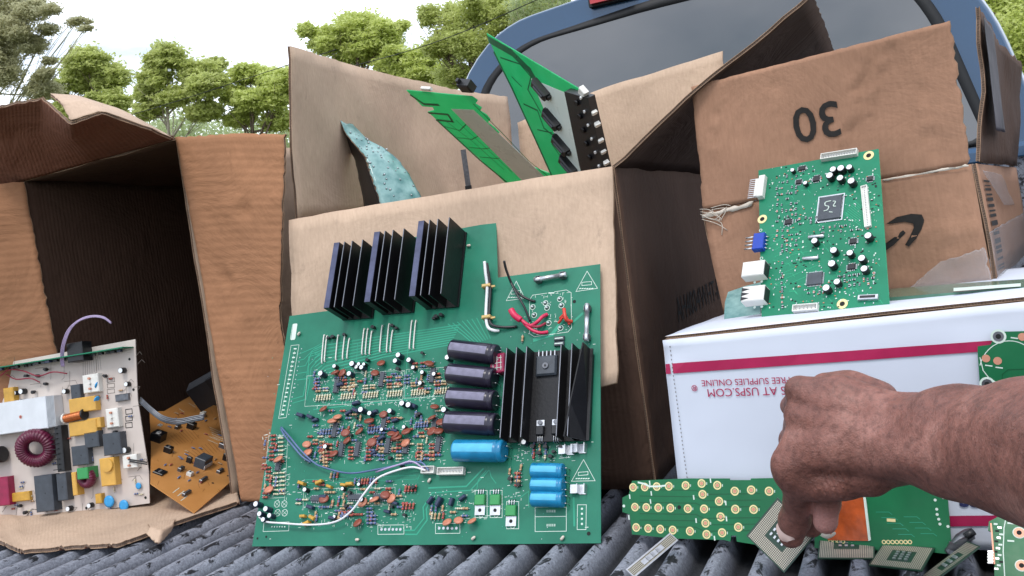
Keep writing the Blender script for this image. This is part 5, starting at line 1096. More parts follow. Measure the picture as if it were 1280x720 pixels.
for k in range(6): a = frv.p(727+k*4.5, 122+k*17, .012); mb.cyl((*a, .012), (*a, .0145), .0022, 'cap_top', 8); a = frv.p(722+k*4, 128+k*17, .012); mb.cyl((*a, .012), (*a, .016), .004, 'hs_black', 8)
mb.build('terminal_strip', rtv)
for k, (x, y) in enumerate(((735, 112), (748, 137), (752, 152), (756, 172), (759, 186), (763, 200))):
    mb = MB(); s = .011 if k == 0 else .0055; mb.box((0, 0, .004), (s*1.2, s, .008), 'white_plastic', bev=.001); inst(mb.mesh('plug'), 'plug', rtv, (*frv.p(x, y), .004), -.4)
# teal bent scrap board at the left flap
rows = [[(425, 150, 1.30), (432, 154, 1.30), (440, 154, 1.30)], [(430, 164, 1.29), (442, 166, 1.30), (462, 176, 1.31)], [(446, 184, 1.28), (460, 182, 1.30), (482, 186, 1.32)], [(456, 196, 1.27), (476, 196, 1.29), (500, 202, 1.32)], [(462, 218, 1.26), (488, 214, 1.28), (514, 222, 1.31)], [(472, 245, 1.25), (500, 240, 1.27), (525, 243, 1.30)], [(482, 285, 1.24), (512, 280, 1.26), (538, 278, 1.29)]]
tb = empty('scrap_board', Matrix.Translation((0, 0, 0)), 'bent blue-green scrap of solder-covered board curving up beside the left flap', 'circuit board')
o = sheet('board', [[ony(*q) for q in r] for r in rows][::-1], tb, mats=('pcb_teal', 'plastic_black'), th=.0018, step=.006, warp=.0006, jag=(.001, .003, .003, .003), seed=51, rim='pcb_teal')
dk = [[np.array(ony(*r[0]))+V(.0, .002, 0), np.array(ony(r[0][0]-d_, r[0][1]+4, r[0][2]+.045))] for r, d_ in zip(rows, (1, 3, 9, 12, 14, 18, 22))]
sheet('shadow_sheet', dk[::-1], tb, mats=('plastic_black', 'plastic_black'), th=.0016, step=.008, warp=.0015, jag=(.001, .004, .002, .002), seed=52, rim='plastic_black')  # black sheet standing in for the scrap's shadow on the flap
mb = MB(); rg_ = random.Random(8); pts = [[ony(*q) for q in r] for r in rows]
for k in range(60):
    j = rg_.randint(1, 5); i = rg_.randint(0, 1); s, t = rg_.random(), rg_.random()
    p = (pts[j][i]*(1-s)+pts[j][i+1]*s)*(1-t)+(pts[j+1][i]*(1-s)+pts[j+1][i+1]*s)*t if j < 6 else pts[j][i]
    n_ = nrm(np.cross(pts[j][i+1]-pts[j][i], pts[j][i]-pts[j+1][i])); p = p+n_*.0016*(1 if n_[1] < 0 else -1); r_ = rg_.uniform(.0007, .0020)
    mb.cyl(p, p+n_*.0010*(1 if n_[1] < 0 else -1), r_, 'solder', 7, r1=r_*.4)
mb.build('solder_joints', tb)
# grey flat cable hanging inside the middle box
mb = MB(); mb.prism([(0, 0), (.010, 0), (.010, .075), (0, .075)], 0, .0012, 'steel_dark'); mb.box((.005, .004, .0008), (.012, .008, .004), 'plastic_black')
o = mb.build('flat_cable'); c_ = ony(583, 238, 1.62); o.location = c_; o.rotation_euler = (rad(90), 0, rad(8)); tag(o, 'short grey flat cable hanging in the middle box under the slanting green board', 'cable')
# sliver of teal board under the small green board, and the long green one lying at the right
px_board(onz(906, 400, .2115), onz(950, 397, .2115), ony(912, 362, 1.14), [(905, 401), (950, 398), (953, 352), (930, 358), (910, 365), (906, 378)], .0012, 'pcb_teal', 'small blue-green scrap leaning beside the sockets of the propped board', None, 'pcb_teal', name='scrap_board')
lo = onz(1112, 378, .2205); 
tb2 = empty('glass_board', Matrix.Translation((0, 0, 0)), 'long thin green board lying flat on the white lid in front of the brown box', 'circuit board')
P = [onz(1112, 376, .219), onz(1300, 362, .2225), onz(1300, 352, .2225), onz(1205, 358, .2205), onz(1112, 365, .219)]
mb = MB(); n = len(P); mb.v = [tuple(p) for p in P]+[tuple(p+V(0, 0, .0035)) for p in P]; mb.face(range(n)[::-1], 'green_glass'); mb.face([n+i for i in range(n)], 'green_glass')
for i in range(n): mb.face((i, (i+1) % n, n+(i+1) % n, n+i), 'green_glass')
mb.build('board', tb2)
mb = MB(); q = [onz(1192, 364, .2265), onz(1276, 358, .2265), onz(1276, 354, .2265), onz(1192, 360, .2265)]; mb.add(q, [(0, 1, 2, 3)], 'silk'); mb.build('label_strip', tb2)
# ============ cream power board in the left box
po, pe = onz(-2, 655, .012), onz(187, 630, .012); po[1] = pe[1]-.0; po = ony(-2, 657, pe[1]-.035)
pt = ony(170, 424, pe[1]+.035)
F3 = Frame(po, pe-po, pt-pe)
ps = empty('power_board', F3.M, 'cream power supply board with magenta coils standing in the left box', 'circuit board')
def artp(mb):
    rg_ = random.Random(4); H = .0001
    for k in range(70):
        x, y = rg_.uniform(2, 180), rg_.uniform(440, 642); dx, dy = rg_.choice(((8, 0), (0, 9), (5, -5), (14, 0), (0, 16))); mb.lines(F3.P([(x, y), (x+dx, y+dy-dx*.13), (x+dx+rg_.uniform(-4, 4), y+dy+3)]), .0006, H, 'silk_dark')
    for k in range(9): mb.lines(F3.P([(104+k*2.6, 446), (104+k*2.8, 470-k)]), .0006, H, 'silk_dark')
    for y0 in (480, 487, 494): mb.lines(F3.P([(134, y0-7), (143, y0-8), (143.5, y0-3), (134.5, y0-2)]), .0009, H, 'silk_dark', True)
    for y0 in (516, 524.5, 533): mb.lines(F3.P([(157, y0-4), (165, y0-5), (165.5, y0+1), (157.5, y0+2)]), .0013, H, 'mask_hole', True)
    for x, y in ((162, 449), (108, 635), (167, 487), (182, 622)): mb.disc(F3.p(x, y), .0022, H+.0002, 'mask_hole', 14)
    P = [(3, 640), (12, 627), (22, 632), (20, 645), (30, 650), (40, 636), (60, 640)]
    mb.lines(F3.P(P), .0009, H, 'silk_dark')
plate(F3, F3.P([(-30, 661), (0, 655), (187, 629), (186, 590), (172, 500), (169, 424), (60, 444), (-40, 462)]), .0016, 'pcb_cream', 'board', ps, artp)
S3 = abs(F3.p(140, 560)[0]-F3.p(60, 560)[0])/80.
def p3(me, name, x, y, rot=0., s=1., h=0.): return inst(me, name, ps, (*F3.p(x, y), h), rot, s if isinstance(s, tuple) else (s,)*3)
def bx3(name, x0, y0, x1, y1, h, mat, bev=.0012, z=0., extra=None):
    h0 = h; a, b = F3.p(x0, y0, h), F3.p(x1, y1, h); mb = MB(); mb.box((0, 0, h/2), (abs(b[0]-a[0]), abs(b[1]-a[1]), h), mat, bev=bev)
    if extra: extra(mb, abs(b[0]-a[0]), abs(b[1]-a[1]), h)
    return inst(mb.mesh(name), name, ps, ((a[0]+b[0])/2, (a[1]+b[1])/2, z), rad(-1.5))
# upright daughter board along the top
a, b = F3.p(-30, 466), F3.p(167, 434); mb = MB(); dl = math.dist(a, b); mb.box((0, 0, .013), (dl, .0016, .026), 'pcb_small'); o = inst(mb.mesh('daughter_board'), 'daughter_board', ps, ((a[0]+b[0])/2, (a[1]+b[1])/2, 0), math.atan2(b[1]-a[1], b[0]-a[0]))
rg_ = random.Random(6)
for k in range(26):
    mb = MB(); w_ = rg_.uniform(.003, .009); mb.box((0, -.002, 0), (w_, .0035, w_*.8), rg_.choice(('plastic_black', 'plastic_grey', 'plastic_black', 'film_navy'))); inst(mb.mesh('chip'), 'chip', o, (-dl/2+.03+k*(dl-.04)/26, -.001, rg_.uniform(.006, .021)), 0)
bx3('connector', 82, 430, 104, 450, .022, 'plastic_black')
def toroid(x, y, R, r, mat, turns, tilt, h):
    root = inst(None, 'x', ps); bpy.data.objects.remove(root); mb = MB(); n = turns; L = []
    for i in range(n*4):
        a_ = 2*math.pi*i/(n*4); k = 1+.07*math.sin(i*math.pi/2); ring = []
        for j in range(10): t = 2*math.pi*j/10; ring.append((math.cos(a_)*(R+r*k*math.cos(t)), math.sin(a_)*(R+r*k*math.cos(t)), r*k*1.25*math.sin(t)))
        L.append(ring)
    mb.loops(L, mat, closed=True); o = inst(mb.mesh('toroid_coil'), 'toroid_coil', ps, (*F3.p(x, y, h), h), R=tilt); return o
toroid(45, 560, .0215, .0098, 'coil_magenta', 34, (rad(18), rad(20), 0), .018)
toroid(108, 597, .0105, .0062, 'coil_magenta', 24, (rad(8), rad(-8), 0), .013)
bx3('coil_former', 95, 586, 110, 598, .024, 'green_plastic'); 
mb = MB(); R = .013; mb.cyl((-.018, 0, R+.001), (.018, 0, R+.001), R, 'plastic_black', 20, prof=[(0, R*.85), (.05, R), (.95, R), (1, R*.8)]); p3(mb.mesh('electrolytic_capacitor'), 'electrolytic_capacitor', 2, 568, 0)
bx3('heat_sink', 66, 533, 81, 589, .016, 'plastic_black', extra=lambda mb, w_, d, h: [mb.box((-w_/2+.001, (k-4)*d/9, h+.0012), (w_*.9, .0012, .002), 'hs_black') for k in range(9)])
def finn(mb, w_, d, h):
    for k in range(7): mb.box((w_/2+.002+k*.0022, 0, h*.5), (.0007, d*.95, h*.92), 'alu_white')
bx3('heat_sink', -20, 508, 60, 534, .020, 'alu_white', extra=finn)
mb = MB(); mb.disc((0, 0), .0028, 0, 'copper_pink', 14); mb.disc((0, 0), .0014, .0002, 'film_magenta', 10); p3(mb.mesh('screw'), 'screw', 38, 520, 0, 1, .0206)
bx3('transformer', 85, 500, 120, 512, .012, 'tape_yellow'); bx3('transformer', 85, 529, 121, 541, .012, 'tape_yellow'); bx3('transformer', 108, 524, 126, 534, .010, 'tape_yellow')
mb = MB(); L = []
for i in range(44): x = -.0165+.033*i/43; r = .0082*(1+.07*math.sin(i*math.pi/2)); L.append([(x, math.cos(t)*r*.8, math.sin(t)*r+.010) for t in np.linspace(0, 2*math.pi, 12, endpoint=False)])
mb.loops(L, 'coil_copper'); mb.cyl((-.020, 0, .010), (-.0168, 0, .010), .0085, 'white_plastic', 14); mb.cyl((.0168, 0, .010), (.020, 0, .010), .0085, 'plastic_black', 14); p3(mb.mesh('coil'), 'coil', 99, 520, rad(3))
for (x0, y0, x1, y1, h, m, nm) in ((41, 596, 68, 638, .018, 'plastic_grey', 'relay'), (69, 593, 85, 625, .014, 'plastic_grey', 'relay'), (104, 541, 124, 558, .012, 'plastic_grey', 'relay'), (127, 543, 152, 567, .015, 'plastic_grey', 'relay'), (88, 559, 111, 580, .012, 'plastic_grey', 'relay'), (87, 482, 101, 501, .010, 'plastic_grey', 'relay'), (88, 591, 97, 619, .016, 'tape_yellow', 'film_capacitor'), (123, 574, 145, 606, .014, 'tape_yellow', 'film_capacitor'), (-8, 598, 12, 631, .014, 'film_magenta', 'film_capacitor'), (14, 617, 37, 625, .007, 'film_yellow', 'film_capacitor'), (118, 618, 127, 629, .009, 'film_yellow', 'film_capacitor'), (3, 486, 18, 510, .012, 'film_yellow', 'film_capacitor'), (102, 470, 124, 489, .010, 'white_plastic', 'connector'), (131, 512, 149, 533, .010, 'white_plastic', 'connector'), (152, 570, 172, 584, .010, 'white_plastic', 'connector'), (143, 494, 160, 500, .006, 'steel_dark', 'connector')):
    def ex(mb, w_, d, h, m=m, nm=nm):
        if nm == 'connector' and m == 'white_plastic':
            for i in range(3): mb.cyl((0, (i-1)*d*.28, h), (0, (i-1)*d*.28, h+.004), .0018, 'white_plastic' if i % 2 else 'copper_pink', 8)
        if nm == 'relay': mb.disc((w_*.1, 0), .0012, h+.0002, 'plastic_black', 10)
    bx3(nm, x0, y0, x1, y1, h, m, extra=ex)
mb = MB(); mb.cyl((0, 0, .012), (0, 0, .018), .010, 'tape_yellow', 18); p3(mb.mesh('disc_capacitor'), 'disc_capacitor', 143, 580, 0)
for x, y in ((126, 481), (125, 499)): p3(D_BLUE, 'disc_capacitor', x, y, rad(60), 1.15)
mb = MB(); mb.cyl((0, 0, .004), (0, 0, .0075), .0085, 'ceramic_blue', 18, prof=[(0, .005), (.3, .0083), (.7, .0085), (1, .006)]); db = mb.mesh('disc_capacitor')
for x, y, s in ((140, 626, 1.1), (158, 631, 1.0), (175, 607, .6)): p3(db, 'disc_capacitor', x, y, 0, s)
ecb = m_ecap(.0044, .010, 'plastic_black')
for x, y in ((153, 461), (159, 478), (82, 487), (20, 489), (29, 487), (28, 500), (38, 500), (158, 560), (113, 629), (87, 633)): p3(ecb, 'electrolytic_capacitor', x+3, y+2, 0, random.uniform(.85, 1.15))
for x, y in ((50, 470), (60, 480), (45, 490), (70, 500), (60, 462), (36, 470), (28, 632), (35, 640), (64, 645), (120, 600), (134, 470), (147, 540)): p3(TO92, 'transistor', x, y, random.uniform(-1, 1), 1.2)
cable([(0, 470, .012), (12, 462, .016), (30, 464, .016), (48, 470, .014), (66, 465, .014), (84, 467, .006)], .0010, 'wire_red', parent=ps, fr=F3)
cable([(8, 468, .010), (20, 474, .012), (38, 473, .012), (50, 478, .006)], .0010, 'wire_red', parent=ps, fr=F3)
for dx in (0, 1.6, 3.2): cable([(77+dx, 458, .014), (76+dx, 446, .020), (78+dx, 430, .030), (84+dx, 414, .036), (93+dx*.7, 404, .040), (105, 397+dx*.5, .040), (118, 394.5+dx*.5, .036), (130, 396.5+dx*.5, .032), (139, 403+dx*.4, .028)], .0011, 'wire_lilac', parent=ps, fr=F3)
for dy in (0, 2.4): cable([(160, 574+dy, .010), (172, 576+dy, .014), (184, 578+dy, .010)], .0011, 'wire_black', parent=ps, fr=F3)
rq = random.Random(12)
for k in range(46):
    x, y = rq.uniform(60, 180), rq.uniform(445, 640)
    if k > 30: x = rq.uniform(2, 60); y = rq.uniform(600, 645)
    inst(rq.choice((RT, RC_, RB, RR)), 'resistor', ps, (*F3.p(x, y), 0), rq.choice((0, 1.57, 0, .1)), (.9, .9, .9))
# ============ orange board
oo = onz(243, 641, .012); oe = ony(292, 599, oo[1]+.125); ot = ony(187, 600, oo[1]+.02)
oo[2] = max(oo[2], .010)
F4 = Frame(oo, oe-oo, ot-oo)
og = empty('circuit_board', F4.M, 'orange-brown circuit board tilted on one corner between the cream board and the side flap', 'circuit board')
def arto(mb):
    H = .0001
    for k in range(9): mb.lines(F4.P([(210+k*3.4, 546-k*1.5), (222+k*3.4, 556-k*1.0)]), .0007, H, 'pcb_orange_dark'); mb.lines(F4.P([(232+k*4, 566-k*1.8), (243+k*4, 574-k*1.2)]), .0007, H, 'pcb_orange_dark')
    for k in range(5): mb.lines(F4.P([(262+k*1, 534+k*3), (278+k, 541+k*3)]), .0009, H, 'silk')
    for x, y, dx, dy in ((236, 504, 8, 5), (243, 506, 8, -4), (224, 511, 6, 4), (256, 504, 6, 5), (216, 616, 8, -6), (222, 620, 8, -6), (226, 626, 8, -6), (260, 550, 12, 5), (262, 546, 12, 5)): mb.lines(F4.P([(x, y), (x+dx, y+dy)]), .0010, H, 'silk')
    rg_ = random.Random(3)
    for k in range(40): x = rg_.uniform(195, 285); y = rg_.uniform(510, 615); mb.lines(F4.P([(x, y), (x+rg_.uniform(-5, 5), y+rg_.uniform(2, 5))]), .0006, H, 'pcb_orange_dark')
    for x, y in ((246, 502), (266, 604), (285, 595), (270, 490)): mb.disc(F4.p(x, y), .0020, H+.0002, 'mask_hole', 10)
plate(F4, F4.P([(243, 641), (188, 604), (189, 558), (187, 514), (205, 514), (243, 492), (262, 490), (283, 484), (288, 500), (297, 592), (292, 599)]), .0016, 'pcb_orange', 'board', og, arto, 'pcb_orange')
def p4(me, name, x, y, rot=0., s=1., h=0.): return inst(me, name, og, (*F4.p(x, y), h), rot, (s,)*3)
def rot4(x, y, dx, dy): a, b = F4.p(x, y), F4.p(x+dx, y+dy); return math.atan2(b[1]-a[1], b[0]-a[0])
mb = MB(); mb.box((0, 0, .008), (.024, .018, .016), 'plastic_grey', bev=.001); mb.box((0, -.0097, .004), (.024, .001, .006), 'alu_white'); p4(mb.mesh('relay'), 'relay', 253, 582, rot4(253, 582, 8, -5))
for x, y, w_, d, h, m in ((239, 535, .013, .012, .010, 'plastic_black'), (197, 550, .020, .018, .014, 'plastic_black'), (210, 565, .010, .012, .010, 'plastic_black'), (200, 591, .016, .016, .003, 'plastic_black'), (268, 505, .010, .010, .010, 'plastic_black'), (279, 560, .008, .014, .008, 'steel_dark'), (283, 575, .010, .010, .012, 'plastic_black'), (236, 578, .005, .008, .010, 'plastic_black'), (226, 588, .012, .006, .006, 'steel_dark'), (254, 601, .018, .005, .005, 'steel_dark'), (233, 618, .018, .005, .005, 'steel_dark'), (275, 590, .014, .006, .005, 'steel_dark'), (222, 535, .014, .005, .006, 'steel_dark'), (237, 594, .008, .008, .006, 'white_plastic')):
    mb = MB(); mb.box((0, 0, h/2), (w_, d, h), m, bev=.0008); mb.box((0, 0, h+.0004), (w_*.5, d*.2, .0005), 'tin' if m != 'white_plastic' else 'plastic_black'); p4(mb.mesh('component'), 'component', x, y, rot4(x, y, 8, -5))
rq = random.Random(14)
for k in range(30):
    x, y = rq.uniform(205, 285), rq.uniform(515, 610); inst(rq.choice((RT, RB, RR)), 'resistor', og, (*F4.p(x, y), 0), rot4(x, y, 8, -5)+rq.choice((0, 1.57)), (.75, .75, .75))
for x, y in ((198, 542), (196, 552)): mb = MB(); mb.box((0, 0, .001), (.007, .006, .002), 'white_plastic', bev=.0003); mb.disc((0, 0), .001, .0022, 'plastic_black', 8); p4(mb.mesh('switch'), 'switch', x, y, 0, 1, .0146)
mb = MB(); mb.box((0, 0, .004), (.010, .008, .008), 'white_plastic', bev=.0008); p4(mb.mesh('connector'), 'connector', 253, 520)
# dark cable from the cream board to the orange one
mb = MB()
for k in range(4):
    o_ = V(0, -.001*k, -.0022*k); P = [ony(176, 497, 1.10), ony(190, 510, 1.09), ony(204, 520, 1.09), ony(222, 524, 1.10), ony(240, 521, 1.11), ony(256, 518, 1.12)]
    mb.tube([p+o_ for p in P], .0013, 'steel_dark' if k < 3 else 'plastic_grey', 6, 6)
tag(mb.build('cable'), 'dark grey cable running from the cream board to the orange board', 'cable')
mb = MB(); mb.box((0, 0, 0), (.08, .02, .05), 'plastic_black', bev=.008); mb.box((.02, -.012, .01), (.03, .006, .02), 'hs_black', bev=.002)
o = mb.build('black_casing'); o.location = ony(262, 488, 1.24); o.rotation_euler = (.3, -.35, .1); tag(o, 'dark plastic casing in the shadow behind the orange board', 'casing')
o.location = ony(266, 484, 1.26)
# ============ processor chips on the ribs
def cpu(o, ue, ve, w_, h, label, die=True, base='chip_substrate', name='processor'):
    fr = Frame(o, ue-o, ve-o); root = empty(name, fr.M, label, 'processor'); mb = MB(); mb.box((w_/2, h/2, -.0006), (w_, h, .0012), base); mb.build('substrate', root)
    iw, ih = w_*.27, h*.27; B_ = .0014
    def band(x0, y0, x1, y1): return [(x0, y0, .0002), (x1, y0, .0002), (x1, y1, .0002), (x0, y1, .0002)]
    mb = MB()
    for q in (band(B_, B_, w_-B_, ih), band(B_, h-ih, w_-B_, h-B_), band(B_, ih, iw, h-ih), band(w_-iw, ih, w_-B_, h-ih)): mb.add(q, [(0, 1, 2, 3)], 'pad_grid')
    mb.build('contact_pads', root)
    for i in range(3):
        for j in range(4): mb = MB(); mb.box((0, 0, .0006), (.0028, .0018, .001), 'tin'); inst(mb.mesh('chip_capacitor'), 'chip_capacitor', root, (w_*(.39+.11*i), h*(.36+.095*j), .0002), 0)
    return root
c0 = ony(980, 716, .845); cu_ = ony(1020, 668, .850); cv_ = ony(933, 672, .862)
held = cpu(c0, cu_, cv_, .046, .046, 'square chip with a grid of tiny pads, pinched by the fingertips')
c0 = onz(1022, 698, .001); cpu(c0, c0+V(.05, -.001, 0), c0+V(.004, .05, .018), .050, .048, 'gold-edged chip lying below the orange ribbon')
c0 = onz(1086, 706, .002); cpu(c0, onz(1140, 712, .002), c0+V(.02, .03, .006), .046, .040, 'grey chip lying flat to the right of the gold-edged chip')
c0 = onz(1165, 728, .001); r_ = cpu(c0, ony(1202, 700, c0[1]+.01), ony(1163, 712, c0[1]+.035), .050, .034, 'dark chip on edge in front of the twisted grey clip')
c0 = onz(793, 722, .004); cpu(c0, ony(853, 671, c0[1]+.075), c0+V(-.006, .012, .010), .075, .011, 'thin pale chip edge-on, leaning below the keypad board', base='tin')
# twisted metal clip
mb = MB()
mb.tube([ony(1192, 692, .905), ony(1196, 684, .905), ony(1203, 676, .91), ony(1210, 668, .915), ony(1214, 664, .92)], .0075, 'steel_dark', 9, 4, rr=(1.1, .9, 1, .7, .4))
mb.box(ony(1203, 677, .900), (.022, .006, .004), 'steel_dark', np.array(Matrix.Rotation(-.5, 3, 'Y')))
mb.box(ony(1197, 686, .898), (.016, .006, .005), 'steel_dark', np.array(Matrix.Rotation(.5, 3, 'Y')))
mb.cyl(ony(1207, 671, .897), ony(1217, 664, .900), .0035, 'plastic_black', 8)
tag(mb.build('metal_clip'), 'small twisted dark grey metal clip standing on a rib', 'clip')
# ------------------------------------------------------------ the arm and hand: one continuous surface from a distance field
def skinmat():
    t = NT('skin'); ob = t.add('ShaderNodeTexCoord').outputs['Object']
    at = t.add('ShaderNodeAttribute', attribute_name='pad'); 
    a = t.ramp(t.noise(16, 6, .62, ob), [(.3, srgb('583730')), (.52, srgb('7a5046')), (.72, srgb('9c7065'))])
    sp = t.ramp(t.noise(190, 3, .6, ob), [(.36, (.72, .70, .70)), (.52, (1, 1, 1)), (.70, (1.12, 1.1, 1.1))])
    m1 = t.add('ShaderNodeMix', data_type='RGBA', blend_type='MULTIPLY'); m1.inputs[0].default_value = 1; t.link(a, m1.inputs[6]); t.link(sp, m1.inputs[7])
    m2 = t.add('ShaderNodeMix', data_type='RGBA'); t.link(at.outputs['Fac'], m2.inputs[0]); t.link(m1.outputs[2], m2.inputs[6]); m2.inputs[7].default_value = (*srgb('b5827a'), 1)
    t.link(m2.outputs[2], t.b.inputs['Base Color']); t.b.inputs['Roughness'].default_value = .48; t.b.inputs['Specular IOR Level'].default_value = .4
    t.b.inputs['Subsurface Weight'].default_value = .12; t.b.inputs['Subsurface Radius'].default_value = (.006, .0025, .0015); t.b.inputs['Subsurface Scale'].default_value = 1
    v = t.add('ShaderNodeTexVoronoi', i_Scale=420.); v.feature = 'DISTANCE_TO_EDGE'; t.link(ob, v.inputs['Vector'])
    n1 = t.bump(v.outputs['Distance'], .35, .0012); n2 = t.bump(t.noise(120, 5, .65, ob), .55, .0022, n1)
    t.bump(t.noise(34, 4, .6, ob, (1, 1, .35)), .5, .004, n2)
skinmat()
def J(x, y, Y, r): return (*ony(x, y, Y), r/1000)
CH = [  # (chain of joints, smoothing)
 ([J(1600, 700, .44, 52), J(1440, 610, .58, 51), J(1290, 562, .69, 45), J(1200, 546, .735, 35.5), J(1130, 546, .762, 29)], .01),
 ([J(1290, 570, .68, 42), J(1190, 566, .73, 30), J(1120, 560, .755, 24)], .01),
 ([J(1130, 530, .765, 23), J(1050, 500, .785, 17), J(1001, 488, .792, 13.5)], .009),
 ([J(1130, 540, .765, 25), J(1060, 520, .778, 18), J(1001, 518, .788, 13.4)], .007),
 ([J(1130, 550, .765, 25), J(1060, 545, .772, 19), J(999, 550, .784, 13.6)], .007),
 ([J(1120, 560, .765, 24), J(1050, 560, .772, 18), J(988, 580, .783, 14.2)], .012),
 ([J(1125, 522, .752, 4), J(1060, 507, .768, 4.2), J(1008, 494, .781, 4.5)], .007),
 ([J(1125, 540, .746, 4), J(1060, 530, .760, 4.6), J(1006, 522, .775, 4.8)], .007),
 ([J(1120, 556, .748, 4), J(1060, 556, .757, 4), J(1006, 556, .770, 4.8)], .007),
 ([J(1250, 520, .700, 3), J(1180, 524, .712, 2.6), J(1120, 512, .745, 2.4), J(1075, 518, .765, 2)], .005),
 ([J(1100, 498, .80, 14), J(1060, 488, .808, 15), J(1030, 486, .81, 13)], .006),
 ([J(998, 604, .786, 14), J(1000, 626, .803, 12.5), J(994, 650, .818, 12.0), J(989, 670, .824, 11.0)], .005),
 ([J(998, 555, .79, 13), J(998, 600, .825, 12.5), J(1010, 632, .845, 11), J(1014, 658, .852, 10)], .006),
 ([J(1001, 520, .79, 12), J(988, 548, .835, 10.2), J(1012, 580, .850, 9.4), J(1040, 588, .838, 8.8)], .004),
 ([J(1001, 490, .795, 11), J(992, 508, .835, 9.4), J(1016, 535, .848, 8.6), J(1042, 545, .838, 8.0)], .004),
 ([J(1120, 578, .765, 18), J(1090, 596, .772, 13), J(1066, 604, .778, 10)], .006),
 ([J(1036, 606, .784, 11), J(1033, 630, .795, 10.6), J(1032, 650, .800, 10.6)], .0035),
 ([J(1090, 585, .772, 15), J(1050, 598, .778, 15.5), J(1016, 602, .782, 15.5), J(989, 588, .782, 15.5)], .006),
]
VS = .0016; lo_, hi_ = np.array([-.16, .36, -.02]), np.array([.36, .92, .38])
allp = np.array([q[:3] for c, k in CH for q in c]); rr_ = np.array([q[3] for c, k in CH for q in c])
lo_ = (allp-rr_[:, None]).min(0)-.008; hi_ = (allp+rr_[:, None]).max(0)+.008
N3 = np.ceil((hi_-lo_)/VS).astype(int)
SD = np.full(N3, .05, np.float32)
def seg(p, q, k):
    global SD
    a, b = np.array(p[:3]), np.array(q[:3]); ra, rb = p[3], q[3]; m = max(ra, rb)+.02
    i0 = np.maximum(((np.minimum(a, b)-m-lo_)/VS).astype(int), 0); i1 = np.minimum(((np.maximum(a, b)+m-lo_)/VS).astype(int)+1, N3)
    g = [lo_[d]+VS*np.arange(i0[d], i1[d], dtype=np.float32) for d in range(3)]
    X, Y, Z = g[0][:, None, None]-a[0], g[1][None, :, None]-a[1], g[2][None, None, :]-a[2]; d = b-a; L2 = d.dot(d)
    t = np.clip((X*d[0]+Y*d[1]+Z*d[2])/L2, 0, 1); s = np.sqrt((X-t*d[0])**2+(Y-t*d[1])**2+(Z-t*d[2])**2)-(ra+(rb-ra)*t)
    sl = tuple(slice(i0[q_], i1[q_]) for q_ in range(3)); o_ = SD[sl]; h = np.clip(.5+.5*(o_-s)/k, 0, 1); SD[sl] = (o_*(1-h)+s*h-k*h*(1-h)).astype(np.float32)
for c, k in CH:
    for p, q in zip(c[:-1], c[1:]): seg(p, q, k)
# skin folds at the thumb web and across the finger joints, tendon hollows
gx = lo_[0]+VS*np.arange(N3[0], dtype=np.float32)[:, None, None]; gy = lo_[1]+VS*np.arange(N3[1], dtype=np.float32)[None, :, None]; gz = lo_[2]+VS*np.arange(N3[2], dtype=np.float32)[None, None, :]
def fold(x, y, Y, rr, wl, amp, dx, dz):
    c = ony(x, y, Y); W = np.exp(-(((gx-c[0])**2+(gy-c[1])**2+(gz-c[2])**2)/rr**2)); return amp*W*np.sin(((gx-c[0])*dx+(gz-c[2])*dz)*2*math.pi/wl+8*np.sin((gz-c[2])*30+(gx-c[0])*40)*.3)
SD = SD+fold(1046, 603, .763, .014, .0046, .0015, .97, .25)+fold(1020, 612, .768, .012, .0050, .0006, .9, .5)+fold(985, 612, .80, .010, .0035, .0005, .2, 1)+fold(987, 648, .82, .008, .003, .00045, .1, 1)+fold(1042, 603, .775, .012, .004, .0006, .3, 1)
SD = SD+.0011*np.sin(gx*75+gz*30)*np.sin(gz*90+gy*40)+.0006*np.sin(gx*160+gy*60)*np.sin(gz*170)
import openvdb
gr_ = openvdb.FloatGrid(.05); gr_.copyFromArray(SD.astype(np.float32)); gr_.transform = openvdb.createLinearTransform(VS)
vp, qd = gr_.convertToQuads(0.0)[:2]; vp = np.array(vp)+lo_
me = bpy.data.meshes.new('person'); me.from_pydata([tuple(p) for p in vp], [], [tuple(int(i) for i in q[::-1]) for q in qd])
me.update()
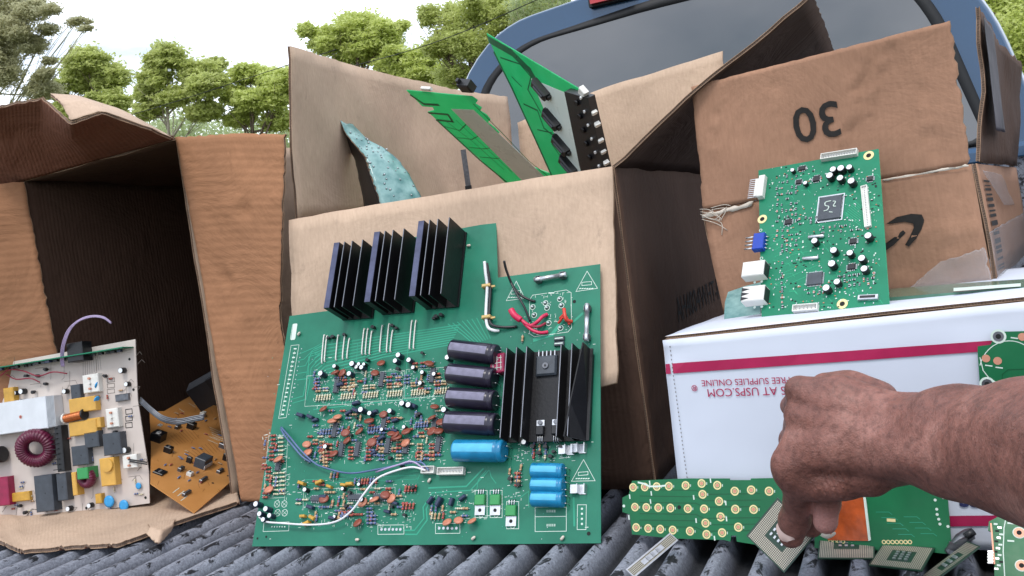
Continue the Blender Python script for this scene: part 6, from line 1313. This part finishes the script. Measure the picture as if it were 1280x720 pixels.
# outward normals?
import bmesh as _b
bm = _b.new(); bm.from_mesh(me); _b.ops.recalc_face_normals(bm, faces=bm.faces); 
for _ in range(2): _b.ops.smooth_vert(bm, verts=bm.verts, factor=.5, use_axis_x=True, use_axis_y=True, use_axis_z=True)
bm.to_mesh(me); bm.free()
me.polygons.foreach_set('use_smooth', [True]*len(me.polygons)); me.materials.append(MATS['skin'])
at = me.attributes.new('pad', 'FLOAT', 'POINT'); co = np.array([v.co for v in me.vertices]); pc = ony(1032, 646, .797)
pd = np.exp(-(((co-pc)**2).sum(1)/.0135**2)**1.5); at.data.foreach_set('value', pd.astype(np.float32))
person = bpy.data.objects.new('person', me); col.objects.link(person)
tag(person, 'bare brown forearm and hand reaching in from the right, pinching a square chip', 'person')
def nail(px, py, Y, back, w_, l_, roll, name='fingernail', nrmv=None, mat='nail'):
    c = ony(px, py, Y); n = nrm(nrmv if nrmv is not None else CAM-c); up = nrm(np.array([math.sin(roll), 0, math.cos(roll)])); ux = nrm(np.cross(up, n)); up = np.cross(n, ux); c = c+n*back
    mb = MB(); L = []
    for j in range(9):
        v = j/8*2-1; row = []
        for i in range(9):
            u = i/8*2-1; k = math.sqrt(max(0, 1-abs(v)**3.2*.85)); row.append(c+ux*u*k*w_/2+up*v*l_/2+n*(-.0026*u*u-.0009*v*v))
        L.append(row)
    b = len(mb.v)
    for r_ in L: mb.v += [tuple(p) for p in r_]
    for j in range(8):
        for i in range(8): mb.face((b+j*9+i, b+j*9+i+1, b+j*9+10+i, b+j*9+9+i), mat, None, True)
    return mb.build(name, person)
tipc = ony(989, 664, .822); nd = nrm(CAM-tipc)+np.array([-.22, 0, .10])
nail(986, 664, .822, .0106, .0165, .0185, -.30, nrmv=nd)
nail(1034, 665, .800, .0050, .013, .008, .2, nrmv=nrm(CAM-tipc)*.6+np.array([.15, .0, -.8]), mat='liner_pale')
# ------------------------------------------------------------ settle every root at the base of its thing
bpy.context.view_layer.update()
for r_ in [o for o in scene.objects if o.parent is None and o.type == 'EMPTY' and o.matrix_world == Matrix.Identity(4)]:
    P = [ch.matrix_world@Vector(c) for ch in r_.children for c in ch.bound_box]
    b = Vector(((min(p.x for p in P)+max(p.x for p in P))/2, (min(p.y for p in P)+max(p.y for p in P))/2, min(p.z for p in P)))
    r_.location = b
    for ch in r_.children: ch.location = ch.location-b
